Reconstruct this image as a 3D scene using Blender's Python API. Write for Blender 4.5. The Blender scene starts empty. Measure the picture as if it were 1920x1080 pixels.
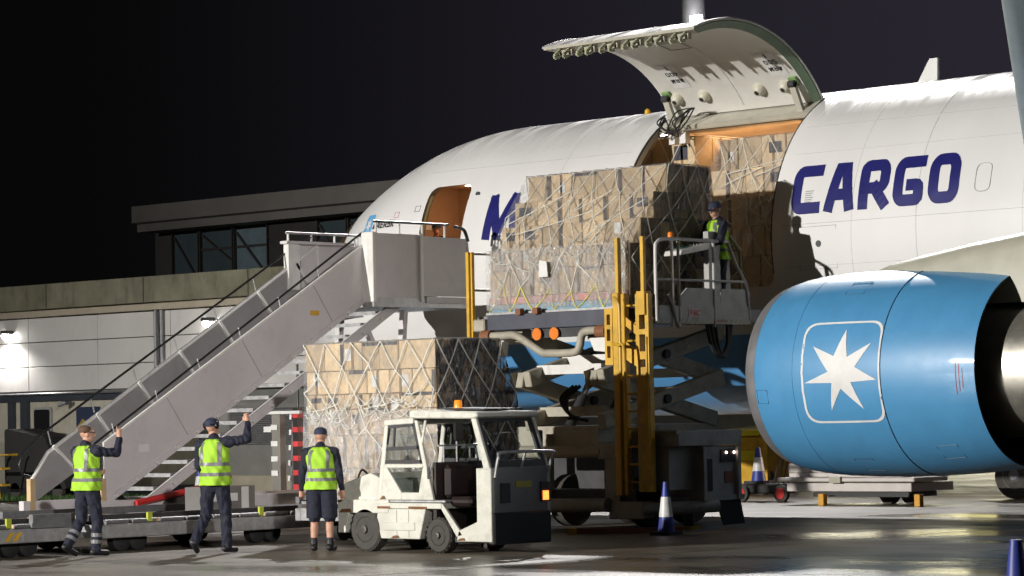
import bpy, bmesh, math, random
import numpy as np
from mathutils import Vector, Matrix
random.seed(7); rng = np.random.default_rng(7)
R_ = math.radians; PI = math.pi
scene = bpy.context.scene; COL = scene.collection

# ------------------------------------------------------------------ camera
# World axes: +X aft along the aircraft, +Y inboard (away from the stand's edge), +Z up. Camera stands at the origin.
FOC, TH, CAM_H, ROLL, PITCH = 5400.0, R_(46.5), 1.78, 0.02, math.atan(242 / 5400)
ao = np.array([-math.cos(TH), math.sin(TH), 0]); ar = np.array([math.sin(TH), math.cos(TH), 0]); az = np.array([0, 0, 1.0])
aF = math.cos(PITCH) * ao + math.sin(PITCH) * az
aU0 = -math.sin(PITCH) * ao + math.cos(PITCH) * az
aR = math.cos(ROLL) * ar - math.sin(ROLL) * aU0
aU = math.sin(ROLL) * ar + math.cos(ROLL) * aU0
cd = bpy.data.cameras.new('camera'); cam = bpy.data.objects.new('camera', cd); COL.objects.link(cam)
cd.sensor_width = 36; cd.lens = FOC / 1920 * 36; cd.clip_start = 0.5; cd.clip_end = 3000
cam.matrix_world = Matrix(((aR[0], aU[0], -aF[0], 0), (aR[1], aU[1], -aF[1], 0), (aR[2], aU[2], -aF[2], CAM_H), (0, 0, 0, 1)))
scene.camera = cam

# ------------------------------------------------------------------ night sky with a faint glow of the airport on one side
w = bpy.data.worlds.new('World'); scene.world = w; w.use_nodes = True
nt = w.node_tree; bg = nt.nodes['Background']
tc = nt.nodes.new('ShaderNodeTexCoord'); vm = nt.nodes.new('ShaderNodeVectorMath'); vm.operation = 'DOT_PRODUCT'
vm.inputs[1].default_value = tuple(ar); nt.links.new(tc.outputs['Generated'], vm.inputs[0])
mr = nt.nodes.new('ShaderNodeMapRange'); mr.interpolation_type = 'SMOOTHSTEP'
mr.inputs['From Min'].default_value = -0.16; mr.inputs['From Max'].default_value = 0.2
nt.links.new(vm.outputs['Value'], mr.inputs['Value'])
mx = nt.nodes.new('ShaderNodeMix'); mx.data_type = 'RGBA'
mx.inputs['A'].default_value = (0.0022, 0.0022, 0.0023, 1); mx.inputs['B'].default_value = (0.0215, 0.0190, 0.0275, 1)
nt.links.new(mr.outputs['Result'], mx.inputs['Factor']); nt.links.new(mx.outputs['Result'], bg.inputs['Color'])
bg.inputs['Strength'].default_value = 1.0

# ------------------------------------------------------------------ apron floodlights
def lamp(name, loc, target, power, col, cone=60, blend=0.3, size=0.5):
    l = bpy.data.lights.new(name, 'SPOT'); l.energy = power; l.color = col; l.spot_size = R_(cone); l.spot_blend = blend
    l.shadow_soft_size = size
    o_ = bpy.data.objects.new(name, l); COL.objects.link(o_); o_.location = loc
    o_.rotation_euler = (Vector(target) - Vector(loc)).to_track_quat('-Z', 'Y').to_euler()
    return o_
MAST = (-71.4, 85.0, 46.0)
lamp('apron_floodlight', (-45.0, -34.5, 13.8), (-27, 38, 3.5), 240000, (1.0, 0.965, 0.92), 66, 0.9, 0.45)
lamp('stand_floodlight', (16, -6, 11.5), (-37.3, 29.6, 2.2), 74000, (1.0, 0.95, 0.94), 12.0, 0.85, 0.3)
lamp('mast_floodlight', MAST, (-21.5, 21.2, 0), 250000, (1.0, 0.97, 0.95), 28, 0.5, 0.8)
lamp('far_apron_floodlight', (-8, 80, 9), (-33.0, 44.5, 0.4), 40000, (1.0, 0.74, 0.60), 17, 0.7, 0.5)

scene.view_settings.view_transform = 'Standard'; scene.view_settings.look = 'None'
scene.view_settings.exposure = 0; scene.view_settings.gamma = 1; scene.view_settings.use_curve_mapping = False
scene.cycles.max_bounces = 6; scene.cycles.diffuse_bounces = 3; scene.cycles.glossy_bounces = 3
scene.cycles.transparent_max_bounces = 12; scene.cycles.caustics_reflective = False; scene.cycles.caustics_refractive = False
scene.cycles.use_denoising = True
try: scene.cycles.denoiser = 'OPENIMAGEDENOISE'
except Exception: pass
scene.cycles.sample_clamp_indirect = 4.0

# ------------------------------------------------------------------ materials
MATS = {}
def mat(name, col, rough=0.5, metal=0.0, var=0.12, vscale=3.0, bump=0.0, bscale=30.0, dirt=0.0, coat=0.0, emit=None, rand=0.0, spec=0.5, streak=False):
    """painted / plain surface: base colour with soft mottling, optional dirt streaks, fine relief and per-object tint"""
    if name in MATS: return MATS[name]
    m = bpy.data.materials.new(name); m.use_nodes = True; t = m.node_tree; n = t.nodes; L = t.links
    b = n['Principled BSDF']; b.inputs['Roughness'].default_value = rough; b.inputs['Metallic'].default_value = metal
    b.inputs['Specular IOR Level'].default_value = spec
    if coat: b.inputs['Coat Weight'].default_value = coat; b.inputs['Coat Roughness'].default_value = 0.06
    tcn = n.new('ShaderNodeTexCoord'); geo = n.new('ShaderNodeNewGeometry')
    nz = n.new('ShaderNodeTexNoise'); nz.inputs['Scale'].default_value = vscale; nz.inputs['Detail'].default_value = 6; nz.inputs['Roughness'].default_value = 0.62
    L.new(geo.outputs['Position'], nz.inputs['Vector'])
    rp = n.new('ShaderNodeMapRange'); rp.inputs['From Min'].default_value = 0.3; rp.inputs['From Max'].default_value = 0.7
    rp.inputs['To Min'].default_value = 1 - var; rp.inputs['To Max'].default_value = 1 + var * 0.5
    L.new(nz.outputs['Fac'], rp.inputs['Value'])
    mul = n.new('ShaderNodeMix'); mul.data_type = 'RGBA'; mul.blend_type = 'MULTIPLY'; mul.inputs['Factor'].default_value = 1
    mul.inputs['A'].default_value = (*col, 1); cc = n.new('ShaderNodeCombineColor')
    for i in range(3): L.new(rp.outputs['Result'], cc.inputs[i])
    L.new(cc.outputs['Color'], mul.inputs['B']); out = mul.outputs['Result']
    if rand:
        oi = n.new('ShaderNodeObjectInfo'); hsv = n.new('ShaderNodeHueSaturation')
        r1 = n.new('ShaderNodeMapRange'); r1.inputs['To Min'].default_value = 1 - rand; r1.inputs['To Max'].default_value = 1 + rand
        L.new(oi.outputs['Random'], r1.inputs['Value']); L.new(r1.outputs['Result'], hsv.inputs['Value'])
        L.new(out, hsv.inputs['Color']); out = hsv.outputs['Color']
    if dirt:
        d = n.new('ShaderNodeTexNoise'); d.inputs['Scale'].default_value = 2.2; d.inputs['Detail'].default_value = 8; d.inputs['Roughness'].default_value = 0.7
        mp = n.new('ShaderNodeMapping'); mp.inputs['Scale'].default_value = (1.4, 1.4, 0.35) if streak else (1, 1, 1)
        L.new(geo.outputs['Position'], mp.inputs['Vector']); L.new(mp.outputs['Vector'], d.inputs['Vector'])
        dr = n.new('ShaderNodeMapRange'); dr.inputs['From Min'].default_value = 0.52; dr.inputs['From Max'].default_value = 0.75; dr.inputs['To Max'].default_value = dirt
        L.new(d.outputs['Fac'], dr.inputs['Value'])
        m2 = n.new('ShaderNodeMix'); m2.data_type = 'RGBA'; m2.inputs['B'].default_value = (0.07, 0.055, 0.035, 1)
        L.new(dr.outputs['Result'], m2.inputs['Factor']); L.new(out, m2.inputs['A']); out = m2.outputs['Result']
    L.new(out, b.inputs['Base Color'])
    rr = n.new('ShaderNodeMapRange'); rr.inputs['To Min'].default_value = max(0.03, rough * 0.75); rr.inputs['To Max'].default_value = min(1, rough * 1.25)
    L.new(nz.outputs['Fac'], rr.inputs['Value']); L.new(rr.outputs['Result'], b.inputs['Roughness'])
    if bump:
        bn = n.new('ShaderNodeTexNoise'); bn.inputs['Scale'].default_value = bscale; bn.inputs['Detail'].default_value = 4
        L.new(geo.outputs['Position'], bn.inputs['Vector'])
        bu = n.new('ShaderNodeBump'); bu.inputs['Strength'].default_value = bump; bu.inputs['Distance'].default_value = 0.02
        L.new(bn.outputs['Fac'], bu.inputs['Height']); L.new(bu.outputs['Normal'], b.inputs['Normal'])
    if emit:
        b.inputs['Emission Color'].default_value = (*emit[0], 1); b.inputs['Emission Strength'].default_value = emit[1]
    MATS[name] = m; return m

white_paint = mat('white_paint', (0.74, 0.73, 0.69), 0.42, var=0.08, dirt=0.35, streak=True)
tug_white = mat('tug_white', (0.66, 0.655, 0.57), 0.42, var=0.22, vscale=2.2, dirt=0.62, streak=False, bump=0.2, bscale=5)
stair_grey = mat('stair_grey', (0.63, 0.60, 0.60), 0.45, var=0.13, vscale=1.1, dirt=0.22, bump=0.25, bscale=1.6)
stair_shaded = mat('stair_shaded_grey', (0.30, 0.29, 0.285), 0.5, var=0.2, vscale=1.3, dirt=0.2)  # far panel: the near panel's shade is put into this darker grey
galv = mat('galvanised', (0.50, 0.50, 0.50), 0.42, 0.6, var=0.25, vscale=9, dirt=0.3)
dull_steel = mat('dull_steel', (0.22, 0.22, 0.23), 0.5, 0.5, var=0.3, vscale=6, dirt=0.4)
dark_steel = mat('dark_steel', (0.045, 0.045, 0.047), 0.5, 0.2, var=0.3, vscale=5)
black_rub = mat('black_rubber', (0.018, 0.018, 0.018), 0.7, var=0.3, vscale=14, bump=0.2)
black_gloss = mat('black_gloss', (0.012, 0.012, 0.013), 0.22)
tyre_m = mat('tyre', (0.06, 0.055, 0.048), 0.85, var=0.4, vscale=12, bump=0.3, bscale=60)
yellow = mat('yellow_paint', (0.66, 0.39, 0.03), 0.45, var=0.2, dirt=0.6)
beige_steel = mat('beige_steel', (0.42, 0.39, 0.31), 0.5, var=0.2, vscale=4, dirt=0.75)  # base colour darkened to carry the shade on the scissor arms
orange_m = mat('orange_plastic', (0.80, 0.22, 0.02), 0.35)
red_m = mat('red_paint', (0.55, 0.03, 0.03), 0.4)
cone_blue = mat('cone_blue', (0.035, 0.055, 0.30), 0.45, var=0.2, dirt=0.3)
cone_white = mat('cone_white', (0.70, 0.70, 0.68), 0.4, var=0.15, dirt=0.3)
hivis = mat('hi_vis_yellow', (0.33, 0.60, 0.03), 0.75, var=0.12, vscale=7, bump=0.6, bscale=9)
reflective = mat('reflective_tape', (0.17, 0.17, 0.175), 0.4, var=0.2)
navy = mat('navy_cloth', (0.008, 0.010, 0.024), 0.85, var=0.3, vscale=9, bump=1.0, bscale=11)
navy_cap = mat('navy_cap', (0.022, 0.028, 0.055), 0.8, var=0.2)
skin_m = mat('skin', (0.50, 0.28, 0.19), 0.55, var=0.15, vscale=20)
hair_m = mat('hair', (0.11, 0.060, 0.028), 0.7, var=0.4, vscale=40, bump=0.6, bscale=90)
boot_m = mat('boot', (0.014, 0.014, 0.015), 0.5, var=0.3)
wood_m = mat('pale_wood', (0.55, 0.40, 0.22), 0.6, var=0.2)
ink_blue = mat('livery_navy', (0.015, 0.016, 0.14), 0.35)
ink_black = mat('lettering_black', (0.012, 0.012, 0.014), 0.4)
ink_red = mat('lettering_red', (0.42, 0.05, 0.05), 0.5)
paper = mat('paper_label', (0.72, 0.72, 0.70), 0.5)
seam_m = mat('seam_grey', (0.33, 0.33, 0.33), 0.5)
net_m = mat('net_strap', (0.66, 0.65, 0.58), 0.65, var=0.25, vscale=10)
net_y = mat('net_strap_yellow', (0.72, 0.66, 0.10), 0.6)
cardboard = mat('cardboard', (0.62, 0.465, 0.275), 0.7, var=0.2, vscale=4, rand=0.27, bump=0.12)
card_dark = mat('dark_print', (0.035, 0.035, 0.05), 0.6)
tape_m = mat('packing_tape', (0.26, 0.17, 0.09), 0.3)
tape_dk = mat('dark_tape', (0.05, 0.045, 0.05), 0.4)
blue_sheet = mat('blue_sheeting', (0.22, 0.42, 0.55), 0.4, var=0.3)
pink_sheet = mat('pink_sheeting', (0.62, 0.30, 0.28), 0.4, var=0.3)

def film(name, opac, tint=(0.9, 0.9, 0.9), rough=0.16, gloss=0.65):
    """thin stretch film: mostly clear, with glossy wrinkles"""
    m = bpy.data.materials.new(name); m.use_nodes = True; t = m.node_tree; n = t.nodes; L = t.links; n.remove(n['Principled BSDF'])
    out = n['Material Output']; tr = n.new('ShaderNodeBsdfTransparent'); gl = n.new('ShaderNodeBsdfGlossy'); di = n.new('ShaderNodeBsdfDiffuse')
    gl.inputs['Roughness'].default_value = rough; di.inputs['Color'].default_value = (*tint, 1); gl.inputs['Color'].default_value = (0.95, 0.95, 0.95, 1)
    tr.inputs['Color'].default_value = (0.97, 0.97, 0.97, 1)
    g = n.new('ShaderNodeNewGeometry'); mp = n.new('ShaderNodeMapping'); mp.inputs['Rotation'].default_value = (0.5, 0.3, 0.4); mp.inputs['Scale'].default_value = (4, 4, 1.6)
    nz = n.new('ShaderNodeTexNoise'); nz.inputs['Scale'].default_value = 2.6; nz.inputs['Detail'].default_value = 5; nz.inputs['Distortion'].default_value = 1.2
    L.new(g.outputs['Position'], mp.inputs['Vector']); L.new(mp.outputs['Vector'], nz.inputs['Vector'])
    bu = n.new('ShaderNodeBump'); bu.inputs['Strength'].default_value = 0.9; bu.inputs['Distance'].default_value = 0.3
    L.new(nz.outputs['Fac'], bu.inputs['Height']); L.new(bu.outputs['Normal'], gl.inputs['Normal'])
    m1 = n.new('ShaderNodeMixShader'); m1.inputs['Fac'].default_value = gloss; L.new(di.outputs[0], m1.inputs[1]); L.new(gl.outputs[0], m1.inputs[2])
    mr_ = n.new('ShaderNodeMapRange'); mr_.inputs['From Min'].default_value = 0.35; mr_.inputs['From Max'].default_value = 0.7
    mr_.inputs['To Min'].default_value = opac * 0.4; mr_.inputs['To Max'].default_value = opac * 1.7
    L.new(nz.outputs['Fac'], mr_.inputs['Value'])
    m2 = n.new('ShaderNodeMixShader'); L.new(mr_.outputs['Result'], m2.inputs['Fac']); L.new(tr.outputs[0], m2.inputs[1]); L.new(m1.outputs[0], m2.inputs[2])
    L.new(m2.outputs[0], out.inputs['Surface']); return m
wrap_clear = film('stretch_film', 0.24, rough=0.07); wrap_milky = film('milky_film', 0.40, (0.86, 0.82, 0.78), 0.12, 0.5)
wrap_black_shade = film('black_shade_film', 0.82, (0.010, 0.010, 0.010), 0.2, 0.22); wrap_shade = film('shade_film', 0.5, (0.02, 0.02, 0.02), 0.25, 0.3)  # dark tints paint shade over the loads' +x ends; black one also plastic sheet
def glass(name, tint, opac):
    m = bpy.data.materials.new(name); m.use_nodes = True; t = m.node_tree; n = t.nodes; L = t.links; n.remove(n['Principled BSDF'])
    tr = n.new('ShaderNodeBsdfTransparent'); tr.inputs['Color'].default_value = (*tint, 1); gl = n.new('ShaderNodeBsdfGlossy'); gl.inputs['Roughness'].default_value = 0.03
    mm = n.new('ShaderNodeMixShader'); fr = n.new('ShaderNodeLayerWeight'); fr.inputs['Blend'].default_value = 0.12
    ad = n.new('ShaderNodeMath'); ad.operation = 'ADD'; ad.inputs[1].default_value = opac; L.new(fr.outputs['Fresnel'], ad.inputs[0])
    L.new(ad.outputs[0], mm.inputs['Fac']); L.new(tr.outputs[0], mm.inputs[1]); L.new(gl.outputs[0], mm.inputs[2]); L.new(mm.outputs[0], n['Material Output'].inputs['Surface'])
    return m
clear_glass = glass('clear_glass', (0.82, 0.86, 0.86), 0.03)
dusk_glass = glass('tinted_glass', (0.35, 0.42, 0.45), 0.05)

# ------------------------------------------------------------------ mesh helpers
OFF = {}
def thing(name, label, cat, loc=(0, 0, 0), group=None, kind=None):
    e = bpy.data.objects.new(name, None); COL.objects.link(e); e.location = loc; e.empty_display_size = 0.2
    e['label'] = label; e['category'] = cat
    if group: e['group'] = group
    if kind: e['kind'] = kind
    OFF[e.name] = Vector(loc); return e
def off(p): return OFF.get(p.name, Vector((0, 0, 0))) if p else Vector((0, 0, 0))
def tag(o_, label, cat, group=None): 
    o_['label'] = label; o_['category'] = cat
    if group: o_['group'] = group
    return o_
class MB:
    def __init__(s): s.v = []; s.f = []; s.m = []; s.mi = 0
    def add(s, vs, fs):
        k = len(s.v); s.v += [tuple(p) for p in vs]; s.f += [tuple(i + k for i in f) for f in fs]; s.m += [s.mi] * len(fs); return s
    def box(s, x0, x1, y0, y1, z0, z1):
        return s.add([(x0, y0, z0), (x1, y0, z0), (x1, y1, z0), (x0, y1, z0), (x0, y0, z1), (x1, y0, z1), (x1, y1, z1), (x0, y1, z1)],
                     [(3, 2, 1, 0), (4, 5, 6, 7), (0, 1, 5, 4), (1, 2, 6, 5), (2, 3, 7, 6), (3, 0, 4, 7)])
    def beam(s, p0, p1, w, h, up=(0, 0, 1)):
        """rectangular bar from p0 to p1, w across, h along 'up'"""
        p0 = Vector(p0); p1 = Vector(p1); d = (p1 - p0).normalized(); u = Vector(up)
        sd = d.cross(u)
        if sd.length < 1e-4: sd = d.cross(Vector((1, 0, 0)))
        sd.normalize(); u = sd.cross(d).normalized(); sd *= w / 2; u *= h / 2
        vs = [p + a * sd + b * u for p in (p0, p1) for a, b in ((-1, -1), (1, -1), (1, 1), (-1, 1))]
        return s.add(vs, [(0, 1, 2, 3), (7, 6, 5, 4), (0, 4, 5, 1), (1, 5, 6, 2), (2, 6, 7, 3), (3, 7, 4, 0)])
    def tube(s, pts, r, n=8, cap=True):
        pts = [Vector(p) for p in pts]; N = len(pts); rs = r if isinstance(r, (list, tuple)) else [r] * N
        vs = []; ref = None
        for i, p in enumerate(pts):
            d = (pts[min(i + 1, N - 1)] - pts[max(i - 1, 0)]).normalized()
            if ref is None: ref = d.orthogonal().normalized()
            a = (ref - d * ref.dot(d))
            a = a.normalized() if a.length > 1e-5 else d.orthogonal().normalized()
            ref = a; b = d.cross(a)
            vs += [p + rs[i] * (math.cos(2 * PI * k / n) * a + math.sin(2 * PI * k / n) * b) for k in range(n)]
        fs = [(i * n + k, i * n + (k + 1) % n, (i + 1) * n + (k + 1) % n, (i + 1) * n + k) for i in range(N - 1) for k in range(n)]
        if cap: fs += [tuple(range(n - 1, -1, -1)), tuple((N - 1) * n + k for k in range(n))]
        return s.add(vs, fs)
    def lathe(s, prof, c, axis='x', n=48, cap0=False, cap1=False):
        """prof: (axial, radius) pairs around an axis through c"""
        vs = []
        for a, r in prof:
            for k in range(n):
                t = 2 * PI * k / n; q = (r * math.cos(t), r * math.sin(t))
                vs.append({'x': (c[0] + a, c[1] + q[0], c[2] + q[1]), 'y': (c[0] + q[0], c[1] + a, c[2] + q[1]), 'z': (c[0] + q[0], c[1] + q[1], c[2] + a)}[axis])
        N = len(prof); fs = [(i * n + k, i * n + (k + 1) % n, (i + 1) * n + (k + 1) % n, (i + 1) * n + k) for i in range(N - 1) for k in range(n)]
        if cap0: fs.append(tuple(range(n)))
        if cap1: fs.append(tuple((N - 1) * n + k for k in range(n)))
        return s.add(vs, fs)
    def prism(s, poly, axis, a0, a1):
        """2-D polygon extruded along an axis from a0 to a1"""
        f = {'x': lambda u, v, a: (a, u, v), 'y': lambda u, v, a: (u, a, v), 'z': lambda u, v, a: (u, v, a)}[axis]
        n = len(poly); vs = [f(u, v, a0) for u, v in poly] + [f(u, v, a1) for u, v in poly]
        return s.add(vs, [tuple(range(n - 1, -1, -1)), tuple(range(n, 2 * n))] + [(i, (i + 1) % n, n + (i + 1) % n, n + i) for i in range(n)])
    def grid(s, P):
        a = len(P); b = len(P[0]); return s.add([p for r in P for p in r], [(i * b + j, i * b + j + 1, (i + 1) * b + j + 1, (i + 1) * b + j) for i in range(a - 1) for j in range(b - 1)])
    def build(s, name, m, parent=None, smooth=False, bevel=0, kind=None, fix=True):
        me = bpy.data.meshes.new(name); o = off(parent)
        me.from_pydata([(p[0] - o.x, p[1] - o.y, p[2] - o.z) for p in s.v], [], s.f)
        for mm in (m if isinstance(m, (list, tuple)) else [m]): me.materials.append(mm)
        if isinstance(m, (list, tuple)): me.polygons.foreach_set('material_index', s.m)
        if fix or bevel:
            b = bmesh.new(); b.from_mesh(me)
            if bevel: bmesh.ops.bevel(b, geom=[e for e in b.edges if e.is_manifold and e.calc_face_angle(0) > 0.5], offset=bevel, segments=1, affect='EDGES', profile=0.5, clamp_overlap=True)
            if fix: bmesh.ops.recalc_face_normals(b, faces=b.faces)
            b.to_mesh(me); b.free()
        if smooth: 
            me.shade_smooth()
            try: me.set_sharp_from_angle(angle=R_(38))
            except Exception: pass
        ob = bpy.data.objects.new(name, me); COL.objects.link(ob)
        if parent: ob.parent = parent; OFF[ob.name] = o
        if kind: ob['kind'] = kind
        return ob
def arc(c, r, a0, a1, n, f): return [f(c[0] + r * math.cos(a0 + (a1 - a0) * i / n), c[1] + r * math.sin(a0 + (a1 - a0) * i / n)) for i in range(n + 1)]
def copy_tree(ob, parent=None, loc=None, rz=None):
    c = ob.copy(); COL.objects.link(c)
    if parent: c.parent = parent; c.matrix_parent_inverse = ob.matrix_parent_inverse
    if loc is not None: c.location = loc
    if rz is not None: c.rotation_euler = (0, 0, rz)
    for ch in list(ob.children): copy_tree(ch, c)
    return c
def fillet(poly, r, n=5):
    out = []; N = len(poly)
    for i in range(N):
        p = Vector(poly[i]).to_2d(); a = Vector(poly[i - 1]).to_2d(); b = Vector(poly[(i + 1) % N]).to_2d()
        rr = r[i] if isinstance(r, (list, tuple)) else r
        if rr <= 0: out.append(tuple(p)); continue
        u = (a - p).normalized(); v = (b - p).normalized(); q0 = p + u * rr; q1 = p + v * rr
        for k in range(n + 1):
            t = k / n; out.append(tuple((1 - t) ** 2 * q0 + 2 * t * (1 - t) * p + t * t * q1))
    return out
def smooth_path(pts, n=6):
    pts = [Vector(p) for p in pts]; out = []
    for i in range(len(pts) - 1):
        p0 = pts[max(i - 1, 0)]; p1 = pts[i]; p2 = pts[i + 1]; p3 = pts[min(i + 2, len(pts) - 1)]
        for k in range(n):
            t = k / n; out.append(0.5 * ((2 * p1) + (p2 - p0) * t + (2 * p0 - 5 * p1 + 4 * p2 - p3) * t * t + (3 * p1 - p0 - 3 * p2 + p3) * t ** 3))
    out.append(pts[-1]); return out
# letters as stroke centre-lines in a unit box (x right, y up)
GLYPH = {
 'C': [[(1, .80), (1, 1), (.12, 1), (0, .86), (0, .14), (.12, 0), (1, 0), (1, .2)][1:-1]],
 'A': [[(0, 0), (.36, 1), (.72, 1), (1, 0)], [(.14, .30), (.9, .30)]],
 'R': [[(0, 0), (0, 1), (.86, 1), (1, .86), (1, .52), (.86, .40), (0, .40)], [(.55, .40), (1, 0)]],
 'G': [[(1, 1), (.14, 1), (0, .86), (0, .14), (.14, 0), (1, 0), (1, .40), (.62, .40)]],
 'O': [[(.5, 1), (.16, 1), (0, .84), (0, .16), (.16, 0), (.84, 0), (1, .16), (1, .84), (.84, 1), (.5, 1)]],
 'M': [[(0, 0), (.10, 1)], [(.12, 1), (.40, 0)], [(.40, 0), (.86, 1)], [(.90, 1), (1, 0)]],
 'E': [[(1, 1), (0, 1), (0, 0), (1, 0)], [(0, .5), (.85, .5)]],
 'S': [[(1, 1), (.1, 1), (0, .9), (0, .6), (.1, .5), (.9, .5), (1, .4), (1, .1), (.9, 0), (0, 0)]],
 'K': [[(0, 0), (0, 1)], [(1, 1), (.12, .5), (1, 0)]],
 'F': [[(0, 0), (0, 1), (1, 1)], [(0, .5), (.8, .5)]],
 '4': [[(.8, 0), (.8, 1), (0, .3), (1, .3)]], '0': [[(.5, 1), (0, .85), (0, .15), (.5, 0), (1, .15), (1, .85), (.5, 1)]],
 '5': [[(1, 1), (0, 1), (0, .55), (.8, .55), (1, .4), (1, .1), (.8, 0), (0, 0)]],
 'N': [[(0, 0), (0, 1), (1, 0), (1, 1)]], 'T': [[(0, 1), (1, 1)], [(.5, 1), (.5, 0)]], 'D': [[(0, 0), (0, 1), (.7, 1), (1, .7), (1, .3), (.7, 0), (0, 0)]], 'I': [[(.5, 0), (.5, 1)]], 'U': [[(0, 1), (0, .1), (.1, 0), (.9, 0), (1, .1), (1, 1)]], 'L': [[(0, 1), (0, 0), (1, 0)]],
}
def strokes2d(ch, w, h, sw, shear=0.0, sub=6):
    """mitred stroke outlines of one letter, as quads in 2-D (list of quad tuples)"""
    quads = []
    for li, line in enumerate(GLYPH[ch]):
        P = [Vector((sw / 2 + x * (w - sw), sw / 2 + y * (h - sw))) for x, y in line]
        if ch in 'CGORSDU' and len(P) > 3:
            clo = (P[0] - P[-1]).length < 1e-6; Q = [P[0]]
            for i in range(1, len(P) - 1):
                a_, p_, b2 = P[i - 1], P[i], P[i + 1]; k_ = min(0.32 * sw + 0.02 * h, (a_ - p_).length * .45, (b2 - p_).length * .45); q0 = p_ + (a_ - p_).normalized() * k_; q1 = p_ + (b2 - p_).normalized() * k_
                Q += [(1 - t) ** 2 * q0 + 2 * t * (1 - t) * p_ + t * t * q1 for t in (0, .33, .67, 1)]
            P = Q + [P[-1]]; sub = 5
        n = len(P); Ls = []; closed = (P[0] - P[-1]).length < 1e-6
        for i in range(n):
            d0 = (P[i] - P[i - 1]).normalized() if i else ((P[-1] - P[-2]).normalized() if closed else None); d1 = (P[i + 1] - P[i]).normalized() if i < n - 1 else ((P[1] - P[0]).normalized() if closed else None)
            if d0 is None: d0 = d1
            if d1 is None: d1 = d0
            t = (d0 + d1); t = t.normalized() if t.length > 1e-4 else d0
            nn = Vector((-t.y, t.x)); k = 1 / max(0.45, nn.dot(Vector((-d0.y, d0.x))))
            p = P[i].copy()
            if not closed and i == 0: p -= d1 * sw / 2
            if not closed and i == n - 1: p += d0 * sw / 2
            Ls.append((p + nn * sw / 2 * k, p - nn * sw / 2 * k))
        for i in range(n - 1):
            for j in range(sub):
                a = [Ls[i][q].lerp(Ls[i + 1][q], t) for t in (j / sub, (j + 1) / sub) for q in (0, 1)]
                quads.append([(v.x + shear * v.y, v.y, 0.0012 * li) for v in (a[0], a[1], a[3], a[2])])
    return quads
def letters(text, w, h, sw, gap, fn, shear=0.0, lift=0.0):
    """one MB per letter, each mapped on to a surface by fn(u, v)"""
    out = []; u = 0
    for ch in text:
        if ch != ' ':
            mb = MB(); ww = w * (1.18 if ch == 'M' else 0.3 if ch == 'I' else 1)
            for q in strokes2d(ch, ww, h, sw, shear): mb.add([fn(u + a, b, c_) for a, b, c_ in q], [(0, 1, 2, 3)])
            out.append((ch, mb)); u += ww + gap
        else: u += w * 0.6
    return out
# ================================================================== SETTING
def ground_mat():
    m = bpy.data.materials.new('wet_tarmac'); m.use_nodes = True; t = m.node_tree; n = t.nodes; L = t.links; b = n['Principled BSDF']
    g = n.new('ShaderNodeNewGeometry')
    def noise(sc, det=6, vec=None, rough=0.6):
        k = n.new('ShaderNodeTexNoise'); k.inputs['Scale'].default_value = sc; k.inputs['Detail'].default_value = det; k.inputs['Roughness'].default_value = rough
        L.new(vec or g.outputs['Position'], k.inputs['Vector']); return k.outputs['Fac']
    def mrange(v, a, b_, c, d):
        k = n.new('ShaderNodeMapRange'); k.interpolation_type = 'SMOOTHSTEP'
        for q, x in zip(('From Min', 'From Max', 'To Min', 'To Max'), (a, b_, c, d)): k.inputs[q].default_value = x
        L.new(v, k.inputs['Value']); return k.outputs['Result']
    mp = n.new('ShaderNodeMapping'); mp.inputs['Rotation'].default_value = (0, 0, R_(-43)); mp.inputs['Scale'].default_value = (0.55, 1.0, 1)
    L.new(g.outputs['Position'], mp.inputs['Vector'])
    wet = noise(0.16, 4, mp.outputs['Vector'], 0.55); fine = noise(38, 3); mid = noise(0.9, 6, mp.outputs['Vector'])
    # the apron drains towards +X: more standing water there
    sx = n.new('ShaderNodeSeparateXYZ'); L.new(g.outputs['Position'], sx.inputs[0])
    bias = mrange(sx.outputs['X'], -36, -24, -0.07, 0.07)
    ad = n.new('ShaderNodeMath'); L.new(wet, ad.inputs[0]); L.new(bias, ad.inputs[1])
    w_ = mrange(ad.outputs[0], 0.54, 0.70, 0, 1)
    mixr = n.new('ShaderNodeMix'); L.new(w_, mixr.inputs['Factor']); mixr.inputs['B'].default_value = 0.12
    L.new(mrange(mid, 0.3, 0.7, 0.34, 0.58), mixr.inputs['A']); L.new(mixr.outputs['Result'], b.inputs['Roughness'])
    c1 = n.new('ShaderNodeMix'); c1.data_type = 'RGBA'; c1.inputs['A'].default_value = (0.165, 0.138, 0.106, 1); c1.inputs['B'].default_value = (0.054, 0.046, 0.036, 1)
    L.new(w_, c1.inputs['Factor'])
    c2 = n.new('ShaderNodeMix'); c2.data_type = 'RGBA'; c2.blend_type = 'MULTIPLY'; c2.inputs['Factor'].default_value = 1; L.new(c1.outputs['Result'], c2.inputs['A'])
    cc = n.new('ShaderNodeCombineColor'); v = mrange(mid, 0.25, 0.75, 0.6, 1.25)
    f2 = n.new('ShaderNodeMath'); f2.operation = 'MULTIPLY'; L.new(v, f2.inputs[0]); L.new(mrange(fine, 0.3, 0.7, 0.7, 1.25), f2.inputs[1])
    for i in range(3): L.new(f2.outputs[0], cc.inputs[i])
    L.new(cc.outputs['Color'], c2.inputs['B']); L.new(c2.outputs['Result'], b.inputs['Base Color'])
    bu = n.new('ShaderNodeBump'); bu.inputs['Distance'].default_value = 0.006
    st = n.new('ShaderNodeMix'); st.inputs['A'].default_value = 0.55; st.inputs['B'].default_value = 0.05; L.new(w_, st.inputs['Factor']); L.new(st.outputs['Result'], bu.inputs['Strength'])
    L.new(fine, bu.inputs['Height']); L.new(bu.outputs['Normal'], b.inputs['Normal'])
    return m
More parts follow.
